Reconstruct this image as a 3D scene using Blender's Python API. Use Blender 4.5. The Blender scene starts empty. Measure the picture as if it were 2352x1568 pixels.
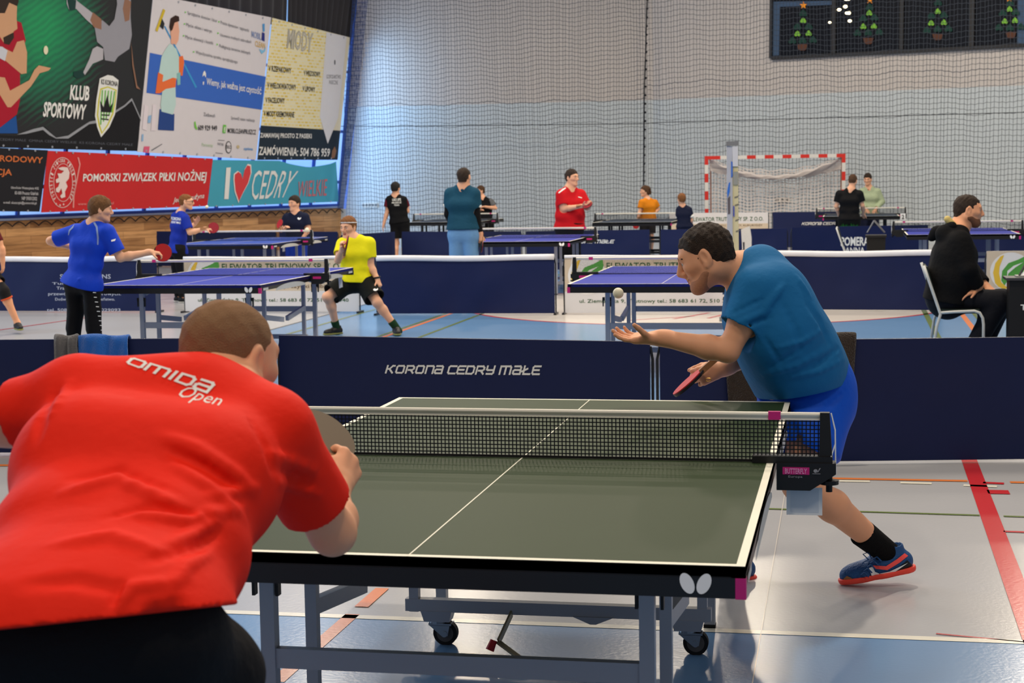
import bpy, bmesh, math, random
import numpy as np
from mathutils import Vector, Matrix
from mathutils.bvhtree import BVHTree
from mathutils.geometry import tessellate_polygon

S = bpy.context.scene
COL = S.collection
PW, PH = 2352, 1568

# ---------------------------------------------------------------- camera
CAM = np.array([0.9894, -5.0198, 1.6098]); YAW, PITCH, ROLL, FPX = -0.1998, -0.0957, -0.0151, 3873.9
_cy, _sy, _cp, _sp = math.cos(YAW), math.sin(YAW), math.cos(PITCH), math.sin(PITCH)
FW = np.array([_sy*_cp, _cy*_cp, _sp]); _r = np.array([_cy, -_sy, 0]); _u = np.cross(_r, FW)
_c, _s = math.cos(ROLL), math.sin(ROLL)
RT, UP = _r*_c+_u*_s, -_r*_s+_u*_c
cd = bpy.data.cameras.new('camera'); cam = bpy.data.objects.new('camera', cd); COL.objects.link(cam)
m = Matrix.Identity(4)
for i in range(3):
    m[i][0], m[i][1], m[i][2], m[i][3] = RT[i], UP[i], -FW[i], CAM[i]
cam.matrix_world = m
cd.sensor_width = 36.0; cd.lens = FPX*36.0/PW; cd.clip_start = 0.05; cd.clip_end = 300
cd.dof.use_dof = True; cd.dof.focus_distance = 6.4; cd.dof.aperture_fstop = 9.0
S.camera = cam

# ---------------------------------------------------------------- world, lamps, exposure
S.view_settings.view_transform = 'Standard'; S.view_settings.look = 'None'
S.view_settings.exposure = 0.0; S.view_settings.gamma = 1.0; S.view_settings.use_curve_mapping = False
w = bpy.data.worlds.new('world'); S.world = w; w.use_nodes = True
bg = w.node_tree.nodes['Background']; bg.inputs[0].default_value = (0.86, 0.87, 0.90, 1); bg.inputs[1].default_value = 0.27
def lamp(name, loc, size, power, color, target=None, sy=None):
    l = bpy.data.lights.new(name, 'AREA'); l.shape = 'RECTANGLE'; l.size = size; l.size_y = sy or size; l.energy = power; l.color = color
    o = bpy.data.objects.new(name, l); COL.objects.link(o); o.location = loc
    if target is not None:
        o.rotation_euler = (Vector(target)-Vector(loc)).to_track_quat('-Z', 'Y').to_euler()
    return o
WARM = (1.0, 0.86, 0.68)
for lx, ly, pw in [(-2.2, -4.2, 190), (2.6, -4.2, 150), (-6, -1, 50), (6, -1, 60), (-6, 4, 50), (6, 4, 50), (-9, 8.5, 220), (-3.6, 8.5, 240), (2.2, 8.5, 240),
               (-9, 15, 280), (-3.6, 15, 300), (2.2, 15, 300), (-8, 22, 300), (-2, 22, 300), (4, 22, 300), (-7, 29, 330), (-1, 29, 330), (5, 29, 330)]:
    lamp('hall_lamp', (lx, ly, 8.6), 0.42, pw, WARM, (lx, ly, 0), 1.3)
lamp('hall_lamp', (0.33, 4.6, 8.6), 0.22, 350, WARM, (0.33, 4.6, 0), 0.45)
# daylight through the windows of the left wall
lamp('window_daylight', (-15.2, 9.0, 4.2), 3.5, 800, (0.62, 0.80, 1.0), (-3, 9, 0.2), 14)
lamp('window_daylight', (-11.15, 35.55, 2.9), 1.0, 95, (0.36, 0.64, 1.0), (-7.5, 36.6, 2.3), 4.5)

# ---------------------------------------------------------------- pixel rays -> points of the place
def ray(px, py): return FW + RT*((px-PW/2)/FPX) - UP*((py-PH/2)/FPX)
def atz(px, py, z=0.0):
    d = ray(px, py); return CAM + d*((z-CAM[2])/d[2])
def aty(px, py, y):
    d = ray(px, py); return CAM + d*((y-CAM[1])/d[1])
class Plane:
    def __init__(s, o, n):
        s.o = np.array(o, float); s.n = np.array(n, float)/np.linalg.norm(n)
        if (CAM-s.o) @ s.n < 0: s.n = -s.n
    def at(s, px, py, off=0.0):
        d = ray(px, py); return CAM + d*(((s.o-CAM) @ s.n)/(d @ s.n)) + s.n*off

# ---------------------------------------------------------------- materials
def lin(c):
    return tuple((x/12.92 if x <= 0.04045 else ((x+0.055)/1.055)**2.4) for x in (v/255.0 for v in c))
MATS = {}
def mat(name, rgb, rough=0.6, spec=0.35, metal=0.0, var=0.08, scale=6.0, bump=0.0, bscale=40.0, sheen=0.0, emit=0.0, coat=0.0, sss=0.0):
    if name in MATS: return MATS[name]
    M = bpy.data.materials.new(name); M.use_nodes = True; nt = M.node_tree; N = nt.nodes; L = nt.links
    b = N['Principled BSDF']; c = lin(rgb)
    b.inputs['Roughness'].default_value = rough; b.inputs['Specular IOR Level'].default_value = spec; b.inputs['Metallic'].default_value = metal
    if sheen: b.inputs['Sheen Weight'].default_value = sheen
    if coat: b.inputs['Coat Weight'].default_value = coat
    if sss:
        b.inputs['Subsurface Weight'].default_value = sss; b.inputs['Subsurface Radius'].default_value = (0.012, 0.005, 0.003)
    tc = N.new('ShaderNodeTexCoord'); no = N.new('ShaderNodeTexNoise'); no.inputs['Scale'].default_value = scale; no.inputs['Detail'].default_value = 4
    L.new(tc.outputs['Object'], no.inputs['Vector'])
    mx = N.new('ShaderNodeMix'); mx.data_type = 'RGBA'
    mx.inputs[6].default_value = (*[v*(1-var) for v in c], 1); mx.inputs[7].default_value = (*[min(1, v*(1+var)) for v in c], 1)
    L.new(no.outputs['Fac'], mx.inputs[0]); L.new(mx.outputs[2], b.inputs['Base Color'])
    if bump:
        n2 = N.new('ShaderNodeTexNoise'); n2.inputs['Scale'].default_value = bscale; n2.inputs['Detail'].default_value = 3
        L.new(tc.outputs['Object'], n2.inputs['Vector'])
        bp = N.new('ShaderNodeBump'); bp.inputs['Strength'].default_value = bump; bp.inputs['Distance'].default_value = 0.02
        L.new(n2.outputs['Fac'], bp.inputs['Height']); L.new(bp.outputs['Normal'], b.inputs['Normal'])
    if emit:
        b.inputs['Emission Color'].default_value = (*c, 1); b.inputs['Emission Strength'].default_value = emit
    M.diffuse_color = (*c, 1)
    MATS[name] = M
    return M
def flat(rgb, rough=0.65):
    return mat('print_%d_%d_%d' % tuple(rgb), rgb, rough, 0.25, var=0.03)

# ---------------------------------------------------------------- objects
def tag(o, label=None, cat=None, group=None, kind=None):
    if label: o['label'] = label
    if cat: o['category'] = cat
    if group: o['group'] = group
    if kind: o['kind'] = kind
    return o
def empty(name, loc, label=None, cat=None, group=None):
    o = bpy.data.objects.new(name, None); COL.objects.link(o); o.location = [float(v) for v in loc]; o.empty_display_size = 0.1
    return tag(o, label, cat, group)
def link_mesh(name, me, parent=None):
    o = bpy.data.objects.new(name, me); COL.objects.link(o)
    if parent is not None:
        o.parent = parent
        g = parent; off = Vector((0, 0, 0))
        while g is not None: off += g.location; g = g.parent
        o.location = (-off[0], -off[1], -off[2])     # vertices are given in place coordinates
    return o
def mesh(name, V, Fc, mats, parent=None, idx=None, smooth=False):
    me = bpy.data.meshes.new(name); me.from_pydata([tuple(float(c) for c in v) for v in V], [], [tuple(int(i) for i in f) for f in Fc])
    for mm in (mats if isinstance(mats, (list, tuple)) else [mats]): me.materials.append(mm)
    if idx is not None: me.polygons.foreach_set('material_index', np.array(idx, dtype=np.int32))
    if smooth: me.polygons.foreach_set('use_smooth', np.ones(len(me.polygons), dtype=bool))
    me.update()
    return link_mesh(name, me, parent)
class MB:
    """collects shapes, then links them as ONE mesh object"""
    def __init__(s): s.V = []; s.F = []; s.I = []; s.mi = 0
    def add(s, V, F):
        n = len(s.V); s.V += [np.asarray(v, float) for v in V]; s.F += [tuple(i+n for i in f) for f in F]; s.I += [s.mi]*len(F); return s
    def hexa(s, P):   # 8 corners: bottom 4 ccw, top 4 ccw
        return s.add(P, [(0, 3, 2, 1), (4, 5, 6, 7), (0, 1, 5, 4), (1, 2, 6, 5), (2, 3, 7, 6), (3, 0, 4, 7)])
    def box(s, x0, x1, y0, y1, z0, z1):
        return s.hexa([(x0, y0, z0), (x1, y0, z0), (x1, y1, z0), (x0, y1, z0), (x0, y0, z1), (x1, y0, z1), (x1, y1, z1), (x0, y1, z1)])
    def bar(s, a, b, w, h=None, up=(0, 0, 1)):
        a = np.array(a, float); b = np.array(b, float); h = h or w
        d = b-a; d /= np.linalg.norm(d); up = np.array(up, float)
        if abs(d @ up) > 0.98: up = np.array((1.0, 0, 0)) if abs(d[0]) < 0.9 else np.array((0, 1.0, 0))
        x = np.cross(d, up); x /= np.linalg.norm(x); y = np.cross(x, d)
        P = [p+x*(w/2*i)+y*(h/2*j) for p in (a, b) for i, j in ((-1, -1), (1, -1), (1, 1), (-1, 1))]
        return s.hexa(P)
    def tube(s, pts, r, n=8, caps=True):
        pts = [np.array(p, float) for p in pts]; rs = r if isinstance(r, (list, tuple)) else [r]*len(pts)
        base = []; prev = None
        for i, p in enumerate(pts):
            t = pts[min(i+1, len(pts)-1)]-pts[max(i-1, 0)]; t /= (np.linalg.norm(t)+1e-12)
            if prev is None:
                u = np.cross(t, (0, 0, 1.0));
                if np.linalg.norm(u) < 0.1: u = np.cross(t, (1.0, 0, 0))
            else: u = prev - t*(prev @ t)
            u /= np.linalg.norm(u); prev = u; v = np.cross(t, u)
            base.append([p+(u*math.cos(2*math.pi*k/n)+v*math.sin(2*math.pi*k/n))*rs[i] for k in range(n)])
        V = [q for ring in base for q in ring]; F = []
        for i in range(len(pts)-1):
            for k in range(n): F.append((i*n+k, i*n+(k+1) % n, (i+1)*n+(k+1) % n, (i+1)*n+k))
        if caps: F.append(tuple(range(n-1, -1, -1))); F.append(tuple((len(pts)-1)*n+k for k in range(n)))
        return s.add(V, F)
    def disc(s, c, ax, r, t, n=24):
        c = np.array(c, float); ax = np.array(ax, float)/np.linalg.norm(ax)
        return s.tube([c-ax*t/2, c+ax*t/2], r, n)
    def prism(s, poly, off):   # planar polygon (list of 3d points) thickened by vector off
        poly = [np.array(p, float) for p in poly]; off = np.array(off, float); n = len(poly)
        tri = tessellate_polygon([[Vector(p) for p in poly]])
        F = [tuple(t) for t in tri]+[tuple(n+i for i in reversed(t)) for t in tri]
        F += [(i, (i+1) % n, n+(i+1) % n, n+i) for i in range(n)]
        return s.add(poly+[p+off for p in poly], F)
    def ball(s, c, r, nu=20, nv=12):
        c = np.array(c, float); r = np.array(r if hasattr(r, '__len__') else (r, r, r), float)
        V = [c+r*np.array((math.sin(math.pi*j/nv)*math.cos(2*math.pi*i/nu), math.sin(math.pi*j/nv)*math.sin(2*math.pi*i/nu), math.cos(math.pi*j/nv))) for j in range(nv+1) for i in range(nu)]
        F = [(j*nu+i, (j+1)*nu+i, (j+1)*nu+(i+1) % nu, j*nu+(i+1) % nu) for j in range(nv) for i in range(nu)]
        return s.add(V, F)
    def build(s, name, mats, parent=None, smooth=False, kind=None):
        o = mesh(name, s.V, s.F, mats, parent, s.I, smooth)
        bm = bmesh.new(); bm.from_mesh(o.data)
        bmesh.ops.recalc_face_normals(bm, faces=bm.faces[:]); bm.to_mesh(o.data); bm.free()
        if kind: o['kind'] = kind
        return o
def arc(c, r, a0, a1, n=12):
    return [(c[0]+r*math.cos(math.radians(a0+(a1-a0)*i/n)), c[1]+r*math.sin(math.radians(a0+(a1-a0)*i/n))) for i in range(n+1)]
def ell(cx, cy, rx, ry, n=28, rot=0):
    c, s_ = math.cos(math.radians(rot)), math.sin(math.radians(rot))
    return [(cx+rx*math.cos(t)*c-ry*math.sin(t)*s_, cy+rx*math.cos(t)*s_+ry*math.sin(t)*c) for t in (2*math.pi*i/n for i in range(n))]

# ---------------------------------------------------------------- lettering (built-in font turned into mesh)
_TX = {}
def text_mesh(body, bold=0.0, shear=0.0, space=1.0):
    key = (body, bold, shear, space)
    if key in _TX: return _TX[key]
    cu = bpy.data.curves.new('lettering', 'FONT'); cu.body = body; cu.offset = bold; cu.shear = shear; cu.space_character = space; cu.resolution_u = 2
    o = bpy.data.objects.new('lettering', cu); COL.objects.link(o)
    dg = bpy.context.evaluated_depsgraph_get(); dg.update(); me = o.evaluated_get(dg).to_mesh()
    V = np.array([v.co[:2] for v in me.vertices]); F = [tuple(p.vertices) for p in me.polygons]
    o.evaluated_get(dg).to_mesh_clear(); bpy.data.objects.remove(o); bpy.data.curves.remove(cu)
    lo, hi = V.min(0), V.max(0); _TX[key] = ((V-lo)/(hi-lo), F)
    return _TX[key]
# stroke letters of the club lettering (techno look), unit box 0..1
GL = {
 'K': ([[(0, 1), (0, 0)], [(1, 1), (.75, 1), (.38, .55), (0, .55)], [(.38, .55), (.9, 0)]], 1.0),
 'O': ([[(.15, 1), (.85, 1), (1, .85), (1, .15), (.85, 0), (.15, 0), (0, .15), (0, .85), (.15, 1)]], 1.0),
 'R': ([[(0, 0), (0, 1), (.8, 1), (1, .8), (1, .6), (.8, .42), (.3, .42)], [(.6, .42), (1, 0)]], 1.0),
 'N': ([[(0, 0), (0, 1), (.85, 1), (1, .85), (1, 0)]], .9),
 'A': ([[(.1, 1), (.85, 1), (1, .85), (1, 0), (.15, 0), (0, .12), (0, .4), (.15, .52), (1, .52)]], .95),
 'C': ([[(1, 1), (.15, 1), (0, .85), (0, .15), (.15, 0), (1, 0)]], .9),
 'E': ([[(1, 1), (.15, 1), (0, .85), (0, .15), (.15, 0), (1, 0)], [(0, .52), (.85, .52)]], .9),
 'D': ([[(0, 0), (0, 1), (.8, 1), (1, .8), (1, .2), (.8, 0), (0, 0)]], 1.0),
 'Y': ([[(0, 1), (0, .6), (.15, .5), (1, .5)], [(1, 1), (1, .15), (.85, 0), (.1, 0)]], .95),
 'M': ([[(0, 0), (0, 1), (1.3, 1), (1.45, .85), (1.45, 0)], [(.72, 1), (.72, 0)]], 1.45),
 'L': ([[(.1, 1), (.1, 0), (1, 0)], [(-.12, .35), (.55, .68)]], .95),
 'I': ([[(0.1, 1), (0.1, 0)]], .2), ' ': ([], .55)}
def stroke_text(word, wd=0.2, slant=0.0, gap=0.42):
    V = []; F = []; x = 0
    for ch in word:
        st, adv = GL[ch]
        for pl in st:
            for (a, b) in zip(pl[:-1], pl[1:]):
                a = np.array(a, float); b = np.array(b, float); d = (b-a)/np.linalg.norm(b-a); n = np.array((-d[1], d[0]))*wd/2
                a2 = a-d*wd/2; b2 = b+d*wd/2; k = len(V)
                for p in (a2-n, b2-n, b2+n, a2+n): V.append((x+p[0]+slant*p[1], p[1]))
                F.append((k, k+1, k+2, k+3))
        x += adv+(gap if ch != ' ' else 0)
    V = np.array(V); lo, hi = V.min(0), V.max(0)
    return (V-lo)/(hi-lo), F
def subdiv2d(V, F, step):   # split long edges so that lettering can follow a curved surface
    bm = bmesh.new(); vs = [bm.verts.new((v[0], v[1], 0)) for v in V]
    for f in F:
        try: bm.faces.new([vs[i] for i in f])
        except ValueError: pass
    bmesh.ops.triangulate(bm, faces=bm.faces[:])
    for _ in range(4):
        es = [e for e in bm.edges if e.calc_length() > step]
        if not es: break
        bmesh.ops.subdivide_edges(bm, edges=es, cuts=1); bmesh.ops.triangulate(bm, faces=[f for f in bm.faces if len(f.verts) > 3])
    bm.verts.index_update(); V2 = np.array([v.co[:2] for v in bm.verts]); F2 = [tuple(v.index for v in f.verts) for f in bm.faces]; bm.free()
    return V2, F2
def bil(q, u, v):   # q = bottom left, bottom right, top right, top left
    q = [np.array(p, float) for p in q]
    return q[0]*(1-u)*(1-v)+q[1]*u*(1-v)+q[2]*u*v+q[3]*(1-u)*v
def boxq(x0, y0, x1, y1, x2=None, y2=None, x3=None, y3=None):   # quad from left bottom / right bottom, heights given as top y
    return [(x0, y0), (x1, y1), (x2, y2), (x3, y3)]
def write(parent, name, tm, quad, plane, color, off=0.008, fn=None, step=None):
    V, F = tm
    if step: V, F = subdiv2d(V, F, step)
    P = []
    for u, v in V:
        p = bil(quad, u, v)
        P.append(fn(*p) if fn else plane.at(p[0], p[1], off))
    return mesh(name, P, F, color, parent)
def paint(parent, name, polys, plane, color, off=0.006):   # printed shapes lying on a planar banner
    V = []; F = []
    for pl in polys:
        k = len(V); V += [plane.at(x, y, off) for x, y in pl]
        F += [tuple(k+i for i in t) for t in tessellate_polygon([[Vector((x, -y, 0)) for x, y in pl]])]
    return mesh(name, V, F, color, parent)
# ================================================================ setting
# ---- floor: sports flooring with painted courts
def floor_mat(name, rgb, rough=0.22):
    M = mat(name, rgb, rough, 0.5, var=0.05, scale=0.9)
    nt = M.node_tree; b = nt.nodes['Principled BSDF']; n = nt.nodes.new('ShaderNodeTexNoise'); n.inputs['Scale'].default_value = 55; n.inputs['Detail'].default_value = 5
    tc = [x for x in nt.nodes if x.type == 'TEX_COORD'][0]; nt.links.new(tc.outputs['Object'], n.inputs['Vector'])
    bp = nt.nodes.new('ShaderNodeBump'); bp.inputs['Strength'].default_value = 0.05; bp.inputs['Distance'].default_value = 0.01
    nt.links.new(n.outputs['Fac'], bp.inputs['Height']); nt.links.new(bp.outputs['Normal'], b.inputs['Normal'])
    return M
FG = floor_mat('floor_grey', (174, 175, 180)); FB = floor_mat('floor_blue', (98, 138, 184)); FWH = floor_mat('floor_line_white', (232, 228, 214))
FO = floor_mat('floor_line_orange', (226, 130, 66)); FGR = floor_mat('floor_line_green', (104, 122, 62)); FR = floor_mat('floor_line_red', (196, 44, 48))
FD = floor_mat('floor_line_dark', (70, 72, 74)); FCR = floor_mat('floor_circle', (212, 206, 200))
fm = MB()
def quadz(x0, x1, y0, y1, z, mi):
    fm.mi = mi; fm.add([(x0, y0, z), (x1, y0, z), (x1, y1, z), (x0, y1, z)], [(0, 1, 2, 3)])
def linez(a, b, wd, mi, z=0.003):
    a = np.array(a, float)[:2]; b = np.array(b, float)[:2]; d = (b-a)/np.linalg.norm(b-a); n = np.array((-d[1], d[0]))*wd/2
    fm.mi = mi; fm.add([(*(a-n), z), (*(b-n), z), (*(b+n), z), (*(a+n), z)], [(0, 1, 2, 3)])
quadz(-19, 14, -7, 40, 0, 0)
quadz(-12, 9, -6.5, 0.88, 0.0015, 1)
quadz(-5.29, 9, 6.2, 30.5, 0.0015, 1)
linez((-12, .88), (9, .88), .05, 2)
# white goal area with red edge
cx, cy_, R0 = -0.82, 16.3, 3.02
n = 72; fm.mi = 7
fm.add([(cx, cy_, .0022)]+[(cx+R0*math.cos(2*math.pi*i/n), cy_+R0*math.sin(2*math.pi*i/n), .0022) for i in range(n)], [(0, i+1, (i+1) % n+1) for i in range(n)])
fm.mi = 5
fm.add([(cx+r*math.cos(2*math.pi*i/n), cy_+r*math.sin(2*math.pi*i/n), .003) for r in (R0-.03, R0+.03) for i in range(n)], [(i, (i+1) % n, n+(i+1) % n, n+i) for i in range(n)])
linez((-5.29, 6.2), (-5.29, 30), .04, 6); linez((-4.92, 6.2), (-4.92, 30), .05, 4); linez((-3.78, 6.2), (-3.78, 22), .05, 3); linez((-3.85, 6.2), (-3.85, 30), .045, 4)
linez((-3.39, 6.2), (-3.39, 30), .045, 4); linez((1.82, 6.2), (1.82, 30), .06, 4); linez((2.22, 6.2), (2.22, 30), .06, 3); linez((2.36, 6.2), (2.36, 30), .05, 4)
linez((-8.6, 11.6), (-8.2, 14.3), .04, 5); linez((-.2, 12.0), (-.1, 12.8), .05, 4)
# red scribbles of other courts behind the middle tables
for a, b in [((-1.0, 14.1), (-.55, 15.3)), ((-.62, 14.2), (-.35, 15.2)), ((.0, 13.9), (-.3, 15.3)), ((-1.5, 13.9), (-.8, 14.5))]: linez(a, b, .05, 5)
# near court lines
P = lambda x, y: atz(x, y, 0)
for a, b in [((888, 1352), (818, 1394)), ((822, 1412), (636, 1567))]:
    linez((-.835, P(*b)[1]), (-.835, P(*a)[1]), .055, 3)
linez((-.835, -3), (-.835, -.05), .055, 3)
linez(P(1800, 1097), P(2222, 1105), .05, 3); linez(P(2320, 1108), P(2700, 1114), .05, 3); linez(P(-200, 1069), P(45, 1069), .06, 3)
for a, b in [((1928, 1105), (1998, 1106)), ((2068, 1109), (2140, 1111)), ((2213, 1115), (2290, 1118)), ((2420, 1122), (2500, 1124))]: linez(P(*a), P(*b), .05, 2)
linez(P(1700, 1167), P(2250, 1184), .028, 4); linez(P(2305, 1186), P(2700, 1198), .028, 4)
linez(P(2222, 1046), P(2392, 1510), .085, 5); linez(P(2258, 1109), P(2306, 1111), .05, 5); linez(P(2268, 1130), P(2318, 1131), .105, 5); linez(P(2305, 1221), P(2500, 1228), .03, 5)
linez(P(2150, 1456), P(2420, 1482), .012, 5); linez((.64, 6), (.69, -.6), .004, 7, .0035)
fm.build('floor', [FG, FB, FWH, FO, FGR, FR, FD, FCR], kind='structure')

# ---- back wall in two straight runs, upper warm grey boards above pale blue ones
def wall_mat(name, rgb):
    M = mat(name, rgb, 0.7, 0.25, var=0.02, scale=2)
    nt = M.node_tree; b = nt.nodes['Principled BSDF']; tc = [x for x in nt.nodes if x.type == 'TEX_COORD'][0]
    br = nt.nodes.new('ShaderNodeTexBrick'); br.inputs['Scale'].default_value = 1.0; br.inputs['Mortar Size'].default_value = 0.006
    br.offset = 0.0; br.inputs['Brick Width'].default_value = 1.85; br.inputs['Row Height'].default_value = 40
    mp = nt.nodes.new('ShaderNodeMapping'); mp.inputs['Rotation'].default_value = (math.radians(90), 0, 0)
    nt.links.new(tc.outputs['Object'], mp.inputs['Vector']); nt.links.new(mp.outputs['Vector'], br.inputs['Vector'])
    bp = nt.nodes.new('ShaderNodeBump'); bp.inputs['Strength'].default_value = 0.25; bp.inputs['Distance'].default_value = 0.01; bp.invert = True
    nt.links.new(br.outputs['Fac'], bp.inputs['Height']); nt.links.new(bp.outputs['Normal'], b.inputs['Normal'])
    return M
WU = wall_mat('wall_board_warm', (200, 193, 188)); WL = wall_mat('wall_board_pale_blue', (196, 204, 208))
BY = 36.5; KX = aty(1500, 229, BY)[0]; BANG = math.radians(161.9); BD = np.array((-math.cos(BANG), -math.sin(BANG), 0)); BN = np.array((-BD[1], BD[0], 0))
ZB = float(aty(803, 247, BY)[2]); ZB2 = float(aty(1500, 229, BY)[2]); ZB = (ZB+ZB2)/2
PB = Plane((KX, BY, 0), BN)
def wall_run(name, a, b):
    wl = MB(); a = np.array(a); b = np.array(b); d = (b-a)/np.linalg.norm(b-a); nn = np.array((-d[1], d[0], 0))*0.3
    for mi, z0, z1 in ((1, 0, ZB), (0, ZB, 12)):
        wl.mi = mi; wl.hexa([(*a[:2], z0), (*b[:2], z0), (*(b+nn)[:2], z0), (*(a+nn)[:2], z0), (*a[:2], z1), (*b[:2], z1), (*(b+nn)[:2], z1), (*(a+nn)[:2], z1)])
    return wl.build(name, [WU, WL], kind='structure')
e_ = np.array((KX, BY, 0.0))
wall_run('wall_back', np.array((-13.2, BY, 0.0)), e_)
wall_run('wall_back', e_, e_+BD*19)
# ---- left wall: boarded base, then a slanted glazed band behind the banners
LA = math.radians(73.1); LD = np.array((math.cos(LA), math.sin(LA), 0)); C0 = aty(783, 473, BY); C0[2] = 0; ZS = 1.0
woodm = mat('oak_boards', (190, 140, 92), 0.55, 0.3, var=0.05, scale=3)
nt = woodm.node_tree; b_ = nt.nodes['Principled BSDF']; tc = [x for x in nt.nodes if x.type == 'TEX_COORD'][0]
mp = nt.nodes.new('ShaderNodeMapping'); mp.inputs['Rotation'].default_value = (math.radians(90), 0, math.radians(-73.1)); br = nt.nodes.new('ShaderNodeTexBrick')
mp.vector_type = 'POINT'; br.inputs['Scale'].default_value = 1.0; br.inputs['Brick Width'].default_value = 1.3; br.inputs['Row Height'].default_value = 0.16; br.inputs['Mortar Size'].default_value = 0.003
br.inputs['Color1'].default_value = (*lin((206, 156, 104)), 1); br.inputs['Color2'].default_value = (*lin((150, 104, 62)), 1); br.inputs['Mortar'].default_value = (*lin((96, 66, 42)), 1)
cmb = nt.nodes.new('ShaderNodeCombineXYZ'); sep = nt.nodes.new('ShaderNodeSeparateXYZ')
nt.links.new(tc.outputs['Object'], sep.inputs[0]); nt.links.new(sep.outputs['Y'], cmb.inputs['X']); nt.links.new(sep.outputs['Z'], cmb.inputs['Y'])
nt.links.new(cmb.outputs[0], br.inputs['Vector'])
n3 = nt.nodes.new('ShaderNodeTexNoise'); n3.inputs['Scale'].default_value = 1.0; n3.inputs['Detail'].default_value = 5
mp.inputs['Rotation'].default_value = (0, 0, 0); mp.inputs['Scale'].default_value = (1.2, 14, 1); nt.links.new(cmb.outputs[0], mp.inputs['Vector']); nt.links.new(mp.outputs[0], n3.inputs['Vector'])
mxx = nt.nodes.new('ShaderNodeMix'); mxx.data_type = 'RGBA'; mxx.blend_type = 'MULTIPLY'; mxx.inputs[0].default_value = 0.55
rmp = nt.nodes.new('ShaderNodeValToRGB'); rmp.color_ramp.elements[0].color = (.35, .3, .26, 1); rmp.color_ramp.elements[0].position = .35; rmp.color_ramp.elements[1].color = (1, 1, 1, 1); rmp.color_ramp.elements[1].position = .55
nt.links.new(n3.outputs['Fac'], rmp.inputs[0]); nt.links.new(br.outputs['Color'], mxx.inputs[6]); nt.links.new(rmp.outputs[0], mxx.inputs[7]); nt.links.new(mxx.outputs[2], b_.inputs['Base Color'])
LN = np.array((math.sin(LA), -math.cos(LA), 0))      # towards the hall
wl = MB(); A = C0-LD*16; B = C0+LD*0.3
wl.hexa([A, B, B-LN*.25, A-LN*.25]+[p+np.array((0, 0, ZS-.04)) for p in (A, B, B-LN*.25, A-LN*.25)])
wl.build('wall_left', woodm, kind='structure')
sl = MB(); sl.hexa([p+np.array((0, 0, ZS-.04)) for p in (A+LN*.05, B+LN*.05, B-LN*.25, A-LN*.25)]+[p+np.array((0, 0, ZS)) for p in (A+LN*.05, B+LN*.05, B-LN*.25, A-LN*.25)])
sl.build('trim_1', mat('sill_blue_grey', (150, 166, 200), .4, .4), kind='structure')
# slanted glazing plane: through the sill line and the top corner seen at the frame edge
_p = aty(832, 0, BY); _q = C0+np.array((0, 0, ZS)); GN = np.cross(LD, _p-_q); PG = Plane(_q-LN*.1, GN); GN = PG.n
GU = np.cross(GN, LD); GU /= np.linalg.norm(GU); GU = GU if GU[2] > 0 else -GU
day = mat('daylit_pane', (150, 196, 255), 0.15, 0.5, var=0.12, scale=.35, emit=0.85)
fr = MB(); gl = MB(); g0 = _q-LN*.1
for k in range(14):
    a = g0-LD*(k*1.25); b = g0-LD*((k+1)*1.25)
    gl.add([a, b, b+GU*9, a+GU*9], [(0, 1, 2, 3)])
    fr.bar(a+GN*.03, a+GN*.03+GU*9, .07, .06, GN)
for z in (0.03, .62, 1.9, 3.4, 5.2): fr.bar(g0+GU*z+GN*.03, g0-LD*17.5+GU*z+GN*.03, .07, .07, GN)
wo = gl.build('window_1', day, kind='structure')
fr.build('window_frame', mat('window_frame_blue', (60, 96, 190), .4, .4), wo)
# ================================================================ table tennis tables
BLK = mat('black_lacquer', (16, 16, 20), 0.35, 0.45); STL = mat('grey_blue_steel', (164, 168, 180), 0.42, 0.4, var=0.04)
DKS = mat('dark_plastic', (14, 14, 16), 0.5, 0.35); WHL = mat('table_line_white', (236, 232, 214), 0.5, 0.4)
TAPE = mat('net_tape_white', (232, 228, 216), 0.6, 0.3); MAG = mat('magenta_sticker', (196, 38, 122), 0.5, 0.3); LOGO = mat('logo_white', (246, 248, 250), 0.5, 0.3)
ZINC = mat('zinc', (150, 160, 172), 0.3, 0.5, metal=0.8); RUB = mat('tyre_rubber', (30, 30, 32), 0.7, 0.3); GRY = mat('grey_wheel', (92, 88, 88), 0.6, 0.3); REDP = mat('red_grip', (190, 20, 30), 0.45, 0.4)
CARD = mat('card_white', (236, 238, 240), 0.6, 0.3); MESHN = mat('net_thread_navy', (22, 26, 34), 0.7, 0.2); BLKM = mat('black_steel', (20, 20, 22), 0.4, 0.4)
ARCG = mat('apron_grey_panel', (196, 196, 192), 0.5, 0.3); TXG = mat('lettering_grey', (150, 150, 156), 0.6, 0.3); LEGB = mat('table_leg_black', (24, 24, 28), 0.5, 0.4)
TW, TL, TH = 0.7625, 1.37, 0.76
class Loc:
    """rigid placement of table coordinates in the place"""
    def __init__(s, x, y, r=0.0): s.x, s.y, s.c, s.s = x, y, math.cos(r), math.sin(r)
    def __call__(s, p): return (s.x+p[0]*s.c-p[1]*s.s, s.y+p[0]*s.s+p[1]*s.c, p[2])
    def mb(s, m): m.V = [np.array(s(v)) for v in m.V]; return m
NETV = None
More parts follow.
